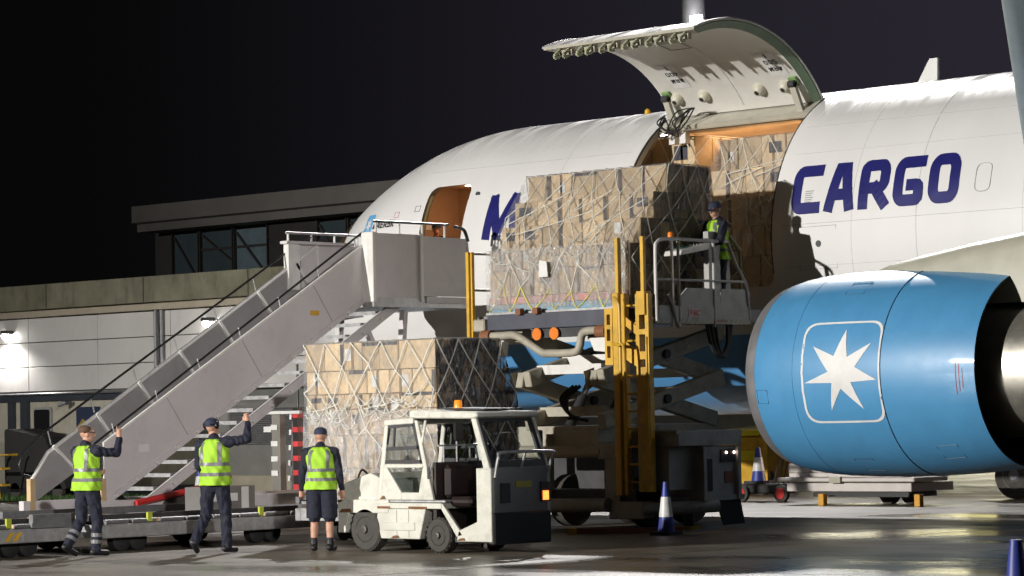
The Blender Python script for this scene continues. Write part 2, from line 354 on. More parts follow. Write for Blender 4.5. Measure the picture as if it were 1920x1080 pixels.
g = MB().add([(-1500, -600, 0), (600, -600, 0), (600, 1500, 0), (-1500, 1500, 0)], [(0, 1, 2, 3)]).build('ground', ground_mat(), kind='structure')
jm = mat('slab_joint', (0.07, 0.065, 0.055), 0.6, var=0.4, vscale=6)
pm = mat('worn_road_paint', (0.42, 0.41, 0.37), 0.5, var=0.5, vscale=5)
for k, (a, b_) in enumerate((((-42.5, 14.0), (-22.0, 28.5)),)):
    d = Vector((b_[0] - a[0], b_[1] - a[1], 0)).normalized(); s_ = Vector((-d.y, d.x, 0)) * 0.035
    MB().add([Vector((*a, 0.004)) - s_, Vector((*b_, 0.004)) - s_, Vector((*b_, 0.004)) + s_, Vector((*a, 0.004)) + s_], [(0, 1, 2, 3)]).build('painted_line', pm, kind='structure')
for k, (a, b_) in enumerate((((-60, 20.7), (10, 20.7)), ((-60, 36.5), (10, 36.5)), ((-24.0, 5), (-24.0, 60)), ((-60, 27.9), (10, 27.9)), ((-36.0, 5), (-36.0, 60)), ((-30.0, 5), (-30.0, 60)))):
    d = Vector((b_[0] - a[0], b_[1] - a[1], 0)).normalized(); s_ = Vector((-d.y, d.x, 0)) * 0.02
    MB().add([Vector((*a, 0.006)) - s_, Vector((*b_, 0.006)) - s_, Vector((*b_, 0.006)) + s_, Vector((*a, 0.006)) + s_], [(0, 1, 2, 3)]).build('slab_joint', jm, kind='structure')

# grass verge in front of the terminal
gm = mat('grass', (0.050, 0.105, 0.022), 0.8, var=0.5, vscale=8)
mb = MB(); rg = np.random.default_rng(3)
for i in range(9000):
    x = rg.uniform(-66, -41); y = rg.uniform(41.6, 44.6); h = rg.uniform(0.04, 0.13); a = rg.uniform(0, 6.3); dx, dy = 0.02 * math.cos(a), 0.02 * math.sin(a); lx, ly = rg.uniform(-.05, .05, 2)
    mb.add([(x - dx, y - dy, 0.02), (x + dx, y + dy, 0.02), (x + lx, y + ly, 0.02 + h)], [(0, 1, 2)])
mb.add([(-66, 41.5, 0.02), (-41, 41.5, 0.02), (-41, 44.7, 0.02), (-66, 44.7, 0.02)], [(0, 1, 2, 3)])
go = mb.build('grass', gm, kind='stuff', fix=False); go['label'] = 'short green grass verge in front of the terminal'; go['category'] = 'grass'

# ---- terminal: clad ground floor, concrete eaves band, set-back glazed upper floor
conc = mat('stained_concrete', (0.20, 0.19, 0.13), 0.8, var=0.35, vscale=1.3, dirt=0.75, streak=True, bump=0.2)
clad = mat('white_cladding', (0.60, 0.585, 0.56), 0.5, var=0.06, vscale=0.8, dirt=0.12, streak=True)
roof_dk = mat('dark_roofing', (0.035, 0.033, 0.030), 0.7)
fas_up = mat('upper_fascia', (0.105, 0.098, 0.09), 0.7, var=0.2, vscale=1.0)
grey_wall = mat('grey_render', (0.17, 0.17, 0.155), 0.7, var=0.15)
term = thing('terminal_building', 'long low terminal with white cladding, stained concrete eaves and dark glazed upper floor', 'building', (-58, 48, 0))
MB().box(-92, -46.5, 48.12, 60, 0, 5.0).build('core_wall', grey_wall, term)
for i, x in enumerate(np.arange(-91, -48, 3.02)):
    for k, (z0, z1) in enumerate(((2.74, 3.40), (3.41, 4.07), (4.08, 4.74))):
        MB().box(x, x + 3.0, 48.0 + 0.004 * ((i + k) % 2), 48.115, z0, z1 - 0.012).build('cladding_panel', clad, term, bevel=0.006)
MB().box(-92, -46.5, 47.72, 48.1, 4.752, 4.93).build('soffit_trim', mat('cream_trim', (0.42, 0.37, 0.28), 0.6), term)
MB().prism([(47.45, 4.94), (47.45, 5.60), (60.0, 5.62), (60.0, 4.94)], 'x', -92, -46.5).build('eaves_band', conc, term)
for k in range(11): MB().box(-91 + k * 4.1, -90.97 + k * 4.1, 47.442, 47.46, 4.95, 5.59).build('eaves_joint', roof_dk, term)
for x in (-91.5, -58.25): MB().tube([(x, 47.9, 0.1), (x, 47.9, 4.3), (x, 47.9, 4.74)], 0.055, 8).build('drainpipe', dull_steel, term); 
MB().tube([(-58.02, 47.9, 0.1), (-58.02, 47.9, 4.3), (-58.02, 47.9, 4.74)], 0.045, 8).build('drainpipe', dull_steel, term)
MB().box(-66.0, -46.5, 54.3, 60, 5.62, 7.4).build('upper_wall', roof_dk, term)
MB().prism([(53.3, 7.38), (53.3, 7.60), (53.1, 7.64), (53.1, 8.12), (60, 8.4), (60, 7.38)], 'x', -65.6, -46.5).build('upper_fascia', fas_up, term)
upg = mat('upper_glass', (0.030, 0.042, 0.047), 0.18, var=0.25, vscale=2, emit=((0.45, 0.62, 0.66), 0.011))
upg2 = mat('upper_glass_lit', (0.06, 0.08, 0.09), 0.2, var=0.3, vscale=3, emit=((0.45, 0.62, 0.70), 0.034))
mull = mat('dark_mullion', (0.028, 0.026, 0.024), 0.5)
x = -65.0; k = 0
while x < -48.6:
    wpan = (1.25, 1.5, 1.5, 2.0)[k % 4]
    if k % 4 == 3: MB().box(x, x + wpan, 54.1, 54.3, 5.7, 7.36).build('infill_panel', mull, term)
    else:
        p = MB().box(x + 0.06, x + wpan - 0.06, 54.16, 54.2, 5.78, 7.28).build('window', upg2 if k in (2, 9) else upg, term)
        MB().box(x + 0.02, x + 0.06, 54.05, 54.28, 5.7, 7.36).build('frame', mull, p)
        MB().box(x + wpan - 0.06, x + wpan - 0.02, 54.05, 54.28, 5.7, 7.36).build('frame', mull, p)
        MB().beam((x + 0.1, 54.13, 7.2), (x + wpan - 0.1, 54.13, 5.9 + 0.5 * (k % 2)), 0.05, 0.09, (0, 1, 0)).build('roller_blind_edge', mull, p)
        if k % 3: MB().box(x + 0.06, x + wpan - 0.06, 54.1, 54.155, 6.75, 6.82).build('transom', mull, p)
    x += wpan; k += 1
for lx, lz, pw, nm in ((-64.6, 4.27, 520, 'round bright wall lamp on the white cladding at the left edge of the picture'), (-56.12, 4.31, 620, 'starry bright wall lamp on the white cladding seen through the stair railing')):
    t = thing('wall_lamp', nm, 'lamp', (lx, 47.9, lz), 'wall lamps on the terminal')
    MB().box(lx - 0.14, lx + 0.14, 47.72, 47.995, lz + 0.06, lz + 0.16).build('housing', dark_steel, t, bevel=0.02)
    MB().lathe([(-0.09, 0.012), (-0.07, 0.075), (0.0, 0.105), (0.05, 0.10)], (lx, 47.80, lz), 'z', 16, True, True).build('bulb', mat('lamp_glow', (1, 1, 1), 0.4, emit=((1.0, 0.97, 0.92), 45)), t, smooth=True)
    l = bpy.data.lights.new('wall_lamp_light', 'SPOT'); l.energy = pw; l.color = (1, 0.97, 0.93); l.spot_size = R_(150); l.spot_blend = 0.6; l.shadow_soft_size = 0.1
    lo = bpy.data.objects.new('wall_lamp_light', l); COL.objects.link(lo); lo.location = (0, -0.22, -0.02); lo.parent = t; lo.rotation_euler = (R_(-12), 0, 0)

# ---- portable cabin
cream = mat('cabin_cream', (0.36, 0.34, 0.27), 0.6, var=0.12, dirt=0.3, streak=True)
slate = mat('cabin_slate', (0.030, 0.036, 0.045), 0.5)
cab = thing('portable_cabin', 'cream portable cabin with dark slate frame and one black window', 'cabin', (-59, 45, 0))
MB().box(-70, -56.0, 45.1, 47.4, 0.25, 2.42).build('wall', cream, cab)
MB().box(-70, -55.9, 45.0, 47.5, 2.42, 2.56).build('roof_rail', slate, cab)
MB().box(-70, -55.9, 45.02, 47.5, 0.05, 0.25).build('floor_rail', slate, cab)
for xa, xb in ((-60.75, -60.52), (-60.22, -59.92), (-56.15, -55.9)): MB().box(xa, xb, 45.0, 45.12, 0.25, 2.42).build('corner_post', slate, cab)
wn = MB().prism(fillet([(-59.72, 1.2), (-58.98, 1.2), (-58.98, 2.27), (-59.72, 2.27)], 0.1), 'y', 45.04, 45.1).build('window', mat('window_surround', (0.26, 0.26, 0.24), 0.5), cab)
MB().prism(fillet([(-59.66, 1.26), (-59.04, 1.26), (-59.04, 2.21), (-59.66, 2.21)], 0.07), 'y', 45.015, 45.045).build('pane', black_gloss, wn)
MB().box(-59.66, -59.46, 45.005, 45.02, 1.28, 1.62).build('notice', mat('pale_notice', (0.30, 0.32, 0.25), 0.6), wn)
dr = MB().box(-57.95, -57.05, 45.04, 45.1, 0.3, 2.25).build('door', mat('door_navy', (0.020, 0.028, 0.060), 0.5), cab)
MB().prism([(-57.62 + 0.26 * math.cos(a) * (1 + 0.35 * math.sin(5 * a)), 1.62 + 0.3 * math.sin(a) * (1 + 0.25 * math.cos(3 * a))) for a in np.arange(0, 6.28, 0.3)], 'y', 45.025, 45.045).build('poster', mat('ochre_poster', (0.33, 0.25, 0.05), 0.6, var=0.6, vscale=9), dr)
MB().box(-58.35, -58.12, 45.05, 45.1, 1.25, 1.5).build('notice', paper, cab)
MB().tube([(-58.1, 45.0, 2.36), (-58.1, 44.8, 2.36), (-58.25, 44.7, 2.3)], 0.05, 8).build('outside_light', dull_steel, cab)
# corrugated plant housing and lockers between cabin and stairs
pl = thing('plant_housing', 'grey louvred plant housing standing against the terminal behind the stairs', 'plant housing', (-50, 46.6, 0))
MB().box(-53.5, -46.8, 46.2, 47.7, 0, 2.2).build('body', grey_wall, pl)
for k in range(18): MB().beam((-53.4, 46.19, 1.25 + k * 0.05), (-46.9, 46.19, 1.25 + k * 0.05), 0.05, 0.02, (0, 0.6, 1)).build('louvre', dull_steel, pl)
MB().box(-53.5, -46.8, 46.05, 46.2, 0.05, 0.5).build('plinth', mat('cream_plinth', (0.30, 0.27, 0.20), 0.7), pl)
# yellow trestle and dark trolley at the far left
t = thing('yellow_trestle', 'small yellow tubular step trestle on the grass at the left edge', 'trestle', (-57.4, 42.3, 0))
for px_ in (-58.3, -57.55):
    MB().tube([(px_ - 0.35, 42.3, 0), (px_, 42.3, 1.1), (px_, 42.9, 1.1)], 0.035, 8).build('leg', yellow, t)
    MB().tube([(px_ + 0.1, 42.3, 0.02), (px_ - 0.02, 42.3, 0.62)], 0.03, 8).build('leg', yellow, t)
for zz in (0.35, 0.75): MB().box(-58.45, -57.3, 42.25, 42.5, zz, zz + 0.05).build('tread', yellow, t)
t = thing('covered_trolley', 'black covered trolley parked beside the yellow trestle', 'trolley', (-57, 43.6, 0))
MB().prism(fillet([(-58.6, 0.25), (-56.1, 0.25), (-56.5, 0.9), (-57.0, 1.5), (-58.6, 1.75)], 0.12), 'y', 43.3, 44.3).build('cover', black_rub, t)
for xx in (-58.2, -56.5): MB().lathe([(-0.05, 0.2), (0.05, 0.2)], (xx, 43.35, 0.2), 'y', 16, True, True).build('wheel', tyre_m, t)

# ---- lit shed seen under the belly, and the floodlight mast
shed = thing('lit_shed', 'open shed with olive lit wall and ceiling strip light seen below the aircraft belly', 'shed', (-60, 76, 0))
ol = mat('olive_wall', (0.42, 0.40, 0.21), 0.7, var=0.1)
MB().box(-78, -30, 80, 80.3, 0, 5.2).build('back_wall', ol, shed)
MB().box(-78, -30, 72, 80, 5.2, 5.5).build('roof', grey_wall, shed)
for xx in (-70, -61.5, -53.2, -45, -37): MB().box(xx, xx + 0.7, 72.2, 72.9, 0, 5.2).build('column', mat('shed_column', (0.22, 0.20, 0.16), 0.7), shed)
sl = mat('strip_light', (1, 1, 1), 0.4, emit=((1.0, 0.97, 0.86), 6))
MB().prism([(-65.75, 1.92), (-65.05, 1.92), (-64.5, 1.02), (-64.95, 1.02)], 'y', 79.9, 79.98).build('lit_panel', sl, shed)
for xx in (-74, -66, -58, -50.5, -42): MB().box(xx, xx + 0.35, 73.5, 79, 5.1, 5.195).build('strip_light', sl, shed)
la = bpy.data.lights.new('shed_light', 'AREA'); la.shape = 'RECTANGLE'; la.size = 34; la.size_y = 5; la.energy = 5200; la.color = (1, 0.95, 0.75)
lo = bpy.data.objects.new('shed_light', la); COL.objects.link(lo); lo.parent = shed; lo.location = (6, 0, 5.0)
t = thing('floodlight_mast', 'pale grey tapered floodlight mast rising behind the open cargo door', 'mast', (MAST[0], MAST[1] + 0.8, 0))
MB().tube([(MAST[0], MAST[1] + 0.8, 0), (MAST[0], MAST[1] + 0.8, 45.5)], [0.62, 0.28], 16).build('pole', mat('mast_grey', (0.42, 0.42, 0.44), 0.45, 0.3), t, smooth=True)
MB().lathe([(45.3, 0.5), (45.5, 0.9), (46.0, 0.9), (46.2, 0.6)], (MAST[0], MAST[1] + 0.8, 0), 'z', 16, True, True).build('head_ring', dull_steel, t)
for a in range(-2, 3):
    MB().box(MAST[0] + a * 0.55 - 0.22, MAST[0] + a * 0.55 + 0.22, MAST[1] + 0.12, MAST[1] + 0.3, 45.6, 46.3).build('floodlight', mat('flood_glow', (1, 1, 1), 0.3, emit=((1, 0.97, 0.93), 60)), t)

fl = MB().box(-70.75, -70.25, 84.8, 84.95, 16.75, 17.05).build('floodlight', mat('flood_glow_near', (1, 1, 1), 0.3, emit=((1, 0.98, 0.96), 36)), t); MB().beam((-71.2, 85.5, 16.8), (-70.6, 85.0, 16.85), 0.08, 0.08).build('bracket', dull_steel, t)
MB().tube([(-91, 47.9, 2.66), (-47, 47.9, 2.66)], 0.035, 6).build('conduit', dull_steel, term)
for X_, w_, h_ in ((-51.5, 2.0, 0.7),): MB().box(X_, X_ + w_, 50.2, 51.6, 5.62, 5.62 + h_).build('roof_unit', dull_steel, term, bevel=0.03)
# ================================================================== AIRCRAFT
YA = 39.2; NOSE = -42.35; NL = 6.1
def sect(X):
    s = min(1.0, max(0.0, (X - NOSE) / NL)); q = 1 - s
    w_ = 2.515 * (1 - q ** 2.1) ** 0.60
    top = 3.75 + 3.42 * (1 - q ** 2.0) ** 0.74
    bot = 3.75 - 2.0 * (1 - q ** 2.3) ** 0.60
    zc = 3.75 + 0.77 * min(1, s * 1.3)
    return w_, top, bot, zc
def fus(X, phi, n=0.0):
    w_, top, bot, zc = sect(X); s = math.sin(phi)
    h = (top - zc) if s > 0 else (zc - bot)
    return (X, YA - max(0.0, w_ + n) * math.cos(phi), zc + max(0.0, h + n) * s)
def phi_z(X, z):
    w_, top, bot, zc = sect(X); h = (top - zc) if z > zc else (zc - bot); return math.asin(max(-1, min(1, (z - zc) / h)))
def skin(X, z, n=0.004): return fus(X, phi_z(X, z), n)
def livery():
    m = bpy.data.materials.new('livery_white_over_blue'); m.use_nodes = True; t = m.node_tree; n = t.nodes; L = t.links; b = n['Principled BSDF']
    g = n.new('ShaderNodeNewGeometry'); s = n.new('ShaderNodeSeparateXYZ'); L.new(g.outputs['Position'], s.inputs[0])
    a = n.new('ShaderNodeMapRange'); a.inputs['From Min'].default_value = 3.06; a.inputs['From Max'].default_value = 3.07; L.new(s.outputs['Z'], a.inputs['Value'])
    nz = n.new('ShaderNodeTexNoise'); nz.inputs['Scale'].default_value = 0.9; nz.inputs['Detail'].default_value = 6
    mp = n.new('ShaderNodeMapping'); mp.inputs['Scale'].default_value = (1, 1, 0.3); L.new(g.outputs['Position'], mp.inputs['Vector']); L.new(mp.outputs['Vector'], nz.inputs['Vector'])
    r = n.new('ShaderNodeMapRange'); r.inputs['From Min'].default_value = 0.3; r.inputs['From Max'].default_value = 0.7; r.inputs['To Min'].default_value = 0.93; r.inputs['To Max'].default_value = 1.02; L.new(nz.outputs['Fac'], r.inputs['Value'])
    mx_ = n.new('ShaderNodeMix'); mx_.data_type = 'RGBA'; mx_.inputs['A'].default_value = (0.115, 0.36, 0.70, 1); mx_.inputs['B'].default_value = (0.79, 0.785, 0.77, 1); L.new(a.outputs['Result'], mx_.inputs['Factor'])
    mu = n.new('ShaderNodeMix'); mu.data_type = 'RGBA'; mu.blend_type = 'MULTIPLY'; mu.inputs['Factor'].default_value = 1; cc = n.new('ShaderNodeCombineColor')
    for i in range(3): L.new(r.outputs['Result'], cc.inputs[i])
    L.new(mx_.outputs['Result'], mu.inputs['A']); L.new(cc.outputs['Color'], mu.inputs['B']); L.new(mu.outputs['Result'], b.inputs['Base Color'])
    # rain film: crown is wet and streaky
    wn_ = n.new('ShaderNodeTexNoise'); wn_.inputs['Scale'].default_value = 1.6; wn_.inputs['Detail'].default_value = 8; wn_.inputs['Distortion'].default_value = 0.6
    mp2 = n.new('ShaderNodeMapping'); mp2.inputs['Scale'].default_value = (3.0, 0.6, 0.6); mp2.inputs['Rotation'].default_value = (0, 0, 0.25); L.new(g.outputs['Position'], mp2.inputs['Vector']); L.new(mp2.outputs['Vector'], wn_.inputs['Vector'])
    rr = n.new('ShaderNodeMapRange'); rr.inputs['From Min'].default_value = 0.4; rr.inputs['From Max'].default_value = 0.62; rr.inputs['To Min'].default_value = 0.16; rr.inputs['To Max'].default_value = 0.42; L.new(wn_.outputs['Fac'], rr.inputs['Value']); sn = n.new('ShaderNodeSeparateXYZ'); L.new(g.outputs['Normal'], sn.inputs[0]); up = n.new('ShaderNodeMapRange'); up.interpolation_type = 'SMOOTHSTEP'; up.inputs['From Min'].default_value = 0.6; up.inputs['From Max'].default_value = 0.92; L.new(sn.outputs['Z'], up.inputs['Value'])
    rm = n.new('ShaderNodeMix'); rm.inputs['A'].default_value = 0.33; L.new(up.outputs['Result'], rm.inputs['Factor']); L.new(rr.outputs['Result'], rm.inputs['B']); L.new(rm.outputs['Result'], b.inputs['Roughness'])
    bs = n.new('ShaderNodeMath'); bs.operation = 'MULTIPLY'; bs.inputs[1].default_value = 0.2; L.new(up.outputs['Result'], bs.inputs[0])
    bu = n.new('ShaderNodeBump'); L.new(bs.outputs[0], bu.inputs['Strength']); bu.inputs['Distance'].default_value = 0.01; L.new(wn_.outputs['Fac'], bu.inputs['Height']); L.new(bu.outputs['Normal'], b.inputs['Normal'])
    b.inputs['Coat Weight'].default_value = 0.25; b.inputs['Coat Roughness'].default_value = 0.12
    return m
liv = livery()
lining = mat('hold_lining', (0.56, 0.50, 0.42), 0.6, var=0.08)
frame_m = mat('door_frame_cream', (0.50, 0.48, 0.40), 0.5, var=0.15)
primer = mat('green_primer', (0.13, 0.19, 0.12), 0.5, var=0.2)
hook_m = mat('latch_green', (0.50, 0.52, 0.36), 0.45, var=0.25)
plane = thing('cargo_aircraft', 'white wide-body cargo aircraft with pale blue belly and open main deck door', 'aircraft', (-30, YA, 0))
Xs = list(np.linspace(NOSE + 0.0005, NOSE + 1.0, 14)) + list(np.linspace(NOSE + 1.15, NOSE + NL, 26)) + list(np.arange(-36.0, 16.1, 0.75))
NP = 112
def shell(n):
    return [[fus(X, -PI + 2 * PI * k / NP, n) for k in range(NP)] for X in Xs]
def ring_faces(nr, flip, base=0):
    fs = []
    for i in range(nr - 1):
        for k in range(NP):
            q = (base + i * NP + k, base + i * NP + (k + 1) % NP, base + (i + 1) * NP + (k + 1) % NP, base + (i + 1) * NP + k)
            fs.append(q[::-1] if flip else q)
    return fs
mb = MB(); Sout = shell(0); Sin = shell(-0.13); Sin = Sin[8:]; nr = len(Xs); ni = len(Sin)
vs = [p for r in Sout for p in r]; fs = ring_faces(nr, False); mb.add(vs, fs)
mb.add([], []); k0 = 0
mb.add([fus(NOSE, 0)], []); tip = len(mb.v) - 1
for k in range(NP): mb.f.append((tip, (k + 1) % NP, k)); mb.m.append(0)
b0 = len(mb.v); mb.mi = 1
mb.add([p for r in Sin for p in r], []); 
for q in ring_faces(ni, True, b0): mb.f.append(q); mb.m.append(1)
mb.f.append(tuple(b0 + k for k in range(NP))); mb.m.append(1)
e0 = (nr - 1) * NP; e1 = b0 + (ni - 1) * NP
for k in range(NP): mb.f.append((e0 + k, e0 + (k + 1) % NP, e1 + (k + 1) % NP, e1 + k)); mb.m.append(0)
sk = mb.build('fuselage', [liv, lining, frame_m], plane, fix=True)
def cut(ob, cutter):
    cutter.data.materials.clear(); cutter.data.materials.append(frame_m)
    md = ob.modifiers.new('cut', 'BOOLEAN'); md.operation = 'DIFFERENCE'; md.object = cutter; md.solver = 'EXACT'
    bpy.context.view_layer.update(); dg = bpy.context.evaluated_depsgraph_get(); me = bpy.data.meshes.new_from_object(ob.evaluated_get(dg)); ob.modifiers.clear()
    old = ob.data; ob.data = me; bpy.data.meshes.remove(old); cm = cutter.data; bpy.data.objects.remove(cutter); bpy.data.meshes.remove(cm)
CX0, CX1, ZS, ZH = -32.3, -29.0, 3.82, 6.98
DX0, DX1, DZ0, DZ1 = -37.22, -36.10, 4.05, 6.0
cut(sk, MB().prism(fillet([(CX0, ZS), (CX1, ZS), (CX1, ZH), (CX0, ZH)], [0.22, 0.22, 0.05, 0.05]), 'y', 34, 38.9).build('cutter', frame_m))
cut(sk, MB().prism(fillet([(DX0, DZ0), (DX1, DZ0), (DX1, DZ1), (DX0, DZ1)], [0.12, 0.12, 0.22, 0.22]), 'y', 34, 38.2).build('cutter', frame_m))
sk.data.shade_smooth()
try: sk.data.set_sharp_from_angle(angle=R_(35))
except Exception: pass
# ---- hold: floor, bulkheads, ceiling lamps
MB().box(-41, 15.5, 37.05, 41.35, 3.70, 3.80).build('hold_floor', dull_steel, plane)
def bulk(X, name, m): MB().prism([(p[1], p[2]) for p in (fus(X, a, -0.10) for a in np.linspace(-PI, PI, 64, endpoint=False))], 'x', X, X + 0.05).build(name, m, plane)
bulk(-34.9, 'hold_bulkhead', lining); bulk(-20.0, 'hold_bulkhead', lining)
cl_ = MB()
for X0, X1 in ((-34.7, -20.1),):
    cl_.add([(X0, 37.75, 6.62), (X1, 37.75, 6.62), (X1, 38.4, 6.86), (X0, 38.4, 6.86), (X1, 40.0, 6.86), (X0, 40.0, 6.86), (X1, 40.7, 6.62), (X0, 40.7, 6.62)], [(0, 1, 2, 3), (3, 2, 4, 5), (5, 4, 6, 7)])
cl_.build('hold_ceiling', lining, plane, fix=False)
warm_glow = mat('ceiling_lamp', (1, 1, 1), 0.4, emit=((1.0, 0.80, 0.58), 14))
for X in np.arange(-33.9, -21, 1.05):
    for yy in (38.55, 39.7): MB().box(X, X + 0.34, yy, yy + 0.09, 6.825, 6.855).build('ceiling_lamp', warm_glow, plane)
la = bpy.data.lights.new('hold_light', 'AREA'); la.shape = 'RECTANGLE'; la.size = 6.0; la.size_y = 1.6; la.energy = 115; la.color = (1, 0.64, 0.40)
lo = bpy.data.objects.new('hold_light', la); COL.objects.link(lo); lo.parent = plane; lo.location = (-1.0, 0.0, 6.80)
# ---- main deck door, swung up and out on its hinge at the top of the opening
HY, HZ = 38.2, 6.97; PH0 = math.asin((HZ - 4.52) / 2.65); PH1 = math.asin((ZS - 4.52) / 2.77); ROT = R_(-80.9)
def door(X, t, n=0.0):
    p = fus(-30, PH0 + (PH1 - PH0) * t, -n); y, z = p[1] - HY, p[2] - HZ
    return (X, HY + y * math.cos(ROT) - z * math.sin(ROT), HZ + y * math.sin(ROT) + z * math.cos(ROT))
A0, A1 = CX0 + 0.03, CX1 - 0.03; T = np.linspace(0, 1, 25)
mb = MB(); mb.grid([[door(X, t) for t in T] for X in np.linspace(A0, A1, 3)])
cd_ = mb.build('cargo_door', liv, plane, smooth=True, fix=False)
mb = MB(); mb.grid([[door(X, 0.02 + 0.93 * t, 0.155) for t in T] for X in np.linspace(A0 + 0.1, A1 - 0.1, 3)])
mb.build('inner_lining', mat('door_inner_white', (0.66, 0.65, 0.60), 0.45, var=0.06), cd_, smooth=True, fix=False)
for X, Xi in ((A0, A0 + 0.1), (A1, A1 - 0.1)): MB().grid([[door(X, t) for t in T], [door(X, t, 0.05) for t in T], [door(Xi, 0.02 + 0.93 * t, 0.155) for t in T]]).build('edge_member', primer, cd_, fix=False)
MB().grid([[door(X, 1.0) for X in np.linspace(A0, A1, 3)], [door(X, 1.0, 0.05) for X in np.linspace(A0, A1, 3)], [door(X, 0.95, 0.155) for X in np.linspace(A0 + 0.1, A1 - 0.1, 3)]]).build('edge_member', frame_m, cd_, fix=False)
for X, s in ((A0, -1), (A1, 1)):
    MB().tube([door(X, t, 0.01) for t in T], 0.022, 6).build('edge_seal', mat('pale_seal', (0.45, 0.45, 0.42), 0.5), cd_, smooth=True)
for i in range(6):
    X = A0 + 0.3 + i * 0.5
    for dx in (0.0, 0.2):
        h = MB(); p0 = Vector(door(X + dx, 0.985, 0.10)); p1 = Vector(door(X + dx, 1.03, 0.14)); p2 = Vector(door(X + dx, 1.03, 0.18)); p3 = Vector(door(X + dx, 1.0, 0.20))
        h.beam(p0, p1, 0.05, 0.04, (1, 0, 0)); h.beam(p1, p2, 0.05, 0.035, (1, 0, 0)); h.beam(p2, p3, 0.05, 0.03, (1, 0, 0)); h.build('latch_hook', hook_m, cd_)
    MB().box(*sum([[min(a, b), max(a, b)] for a, b in zip(door(X - 0.02, 0.965, 0.13), door(X + 0.26, 0.995, 0.19))], [])).build('latch_fitting', beige_steel, cd_)
dome_m = mat('cream_dome', (0.62, 0.59, 0.48), 0.4)
for X in (-31.85, -31.25, -30.05, -29.5):
    c = Vector(door(X, 0.13, 0.20)); d = MB(); nv = (Vector(door(X, 0.13, 1.2)) - Vector(door(X, 0.13, 0.2))).normalized()
    M4 = nv.to_track_quat('Z', 'Y').to_matrix()
    pr = [(-0.09, 0.12), (-0.03, 0.12), (0.03, 0.10), (0.07, 0.07), (0.08, 0.045)]; n_ = 16
    vs = [c + M4 @ Vector((r_ * math.cos(2 * PI * k / n_), r_ * math.sin(2 * PI * k / n_), a)) for a, r_ in pr for k in range(n_)]
    d.add(vs, [(i * n_ + k, i * n_ + (k + 1) % n_, (i + 1) * n_ + (k + 1) % n_, (i + 1) * n_ + k) for i in range(len(pr) - 1) for k in range(n_)])
    dm = d.build('lamp_dome', dome_m, cd_, smooth=True)
    e = MB(); e.add([c + M4 @ Vector((0.052 * math.cos(2 * PI * k / n_), 0.052 * math.sin(2 * PI * k / n_), 0.077)) for k in range(n_)], [tuple(range(n_))]); e.build('lens', dark_steel, dm, fix=False)
for X in (-32.0, -29.25):
    MB().beam(door(X, 0.16, 0.17), door(X, 0.16, 0.22), 0.17, 0.15, (1, 0, 0)).build('actuator_bracket', mat('bright_primer', (0.24, 0.38, 0.15), 0.45), cd_)
    MB().beam(door(X, 0.16, 0.26), (X, 37.95, 6.62), 0.07, 0.12, (1, 0, 0)).build('actuator_arm', frame_m, cd_)
    MB().lathe([(-0.06, 0.06), (0.06, 0.06)], door(X, 0.16, 0.27), 'x', 12, True, True).build('actuator_pin', dark_steel, cd_)
for X, txt in ((-31.75, '400'), (-29.62, '500')):
    def pf(u, v, c, X=X): return door(X + u, 0.33 - v * 0.30, 0.165 + c)
    b_ = MB(); b_.grid([[pf(u, v, -0.003) for v in (-0.14, 0.06, 0.26, 0.46)] for u in (-0.02, 0.34)]); pk = b_.build('placard', paper, cd_, fix=False)
    for ch, m_ in letters(txt, 0.075, 0.11, 0.02, 0.02, lambda u, v, c: pf(0.29 - u, 0.06 + v, c + 0.003)): m_.build('lettering', ink_black, pk, fix=False)
    for ch, m_ in letters('ARM', 0.07, 0.09, 0.018, 0.02, lambda u, v, c: pf(0.29 - u, 0.24 + v, c + 0.003)): m_.build('lettering', ink_black, pk, fix=False)
    q = MB(); q.grid([[pf(u, v, 0.003) for v in (-0.11, 0.0)] for u in (0.14, 0.18)]); q.build('mark', ink_black, pk, fix=False)
mb = MB(); q0 = [door(X, 0.55, 0.17) for X in (-31.0, -30.6)]
for a, b_ in (((-31.05, .50), (-30.6, .50)), ((-30.6, .50), (-30.6, .60)), ((-30.6, .60), (-31.05, .60)), ((-31.05, .60), (-31.05, .50))): mb.beam(door(a[0], a[1], 0.158), door(b_[0], b_[1], 0.158), 0.025, 0.006, (0, 0, 1))
mb.build('access_panel', seam_m, cd_)
MB().tube([door(-30.55, t, 0.157) for t in np.linspace(0.05, 0.5, 10)], 0.012, 5).build('lining_joint', paper, cd_)
# lintel, hinge and cable bundle
MB().tube([(CX0 + 0.02, HY - 0.02, HZ + 0.02), (CX1 - 0.02, HY - 0.02, HZ + 0.02)], 0.03, 8).build('door_hinge', dull_steel, plane)
MB().prism([(37.80, 6.72), (38.15, 6.95), (38.35, 6.95), (38.35, 6.62), (37.9, 6.62)], 'x', CX0 + 0.02, CX1 - 0.02).build('door_lintel', frame_m, plane)
for k in range(6):
    rr_ = random.Random(k + 40); u_ = rr_.uniform
    MB().tube(smooth_path([(-32.15 + u_(0, .1), 37.75, 6.88 + u_(-.05, .05)), (-32.05 + u_(-.1, .25), 37.62 + u_(-.08, .05), 6.68 + u_(-.12, .1)), (-31.85 + u_(-.1, .2), 37.6 + u_(-.08, .08), 6.6 + u_(-.1, .12)), (-31.7 + u_(-.1, .2), 37.6 + u_(-.1, .1), 6.8 + u_(-.1, .12)), (-31.4 + u_(-.1, .15), 37.55, 6.97)]), 0.013, 6).build('cable', black_rub, plane, smooth=True)
for dx in (-0.02, 0.22): MB().box(-31.95 + dx, -31.82 + dx, 37.68, 37.8, 6.40, 6.60).build('sensor_box', paper, plane)
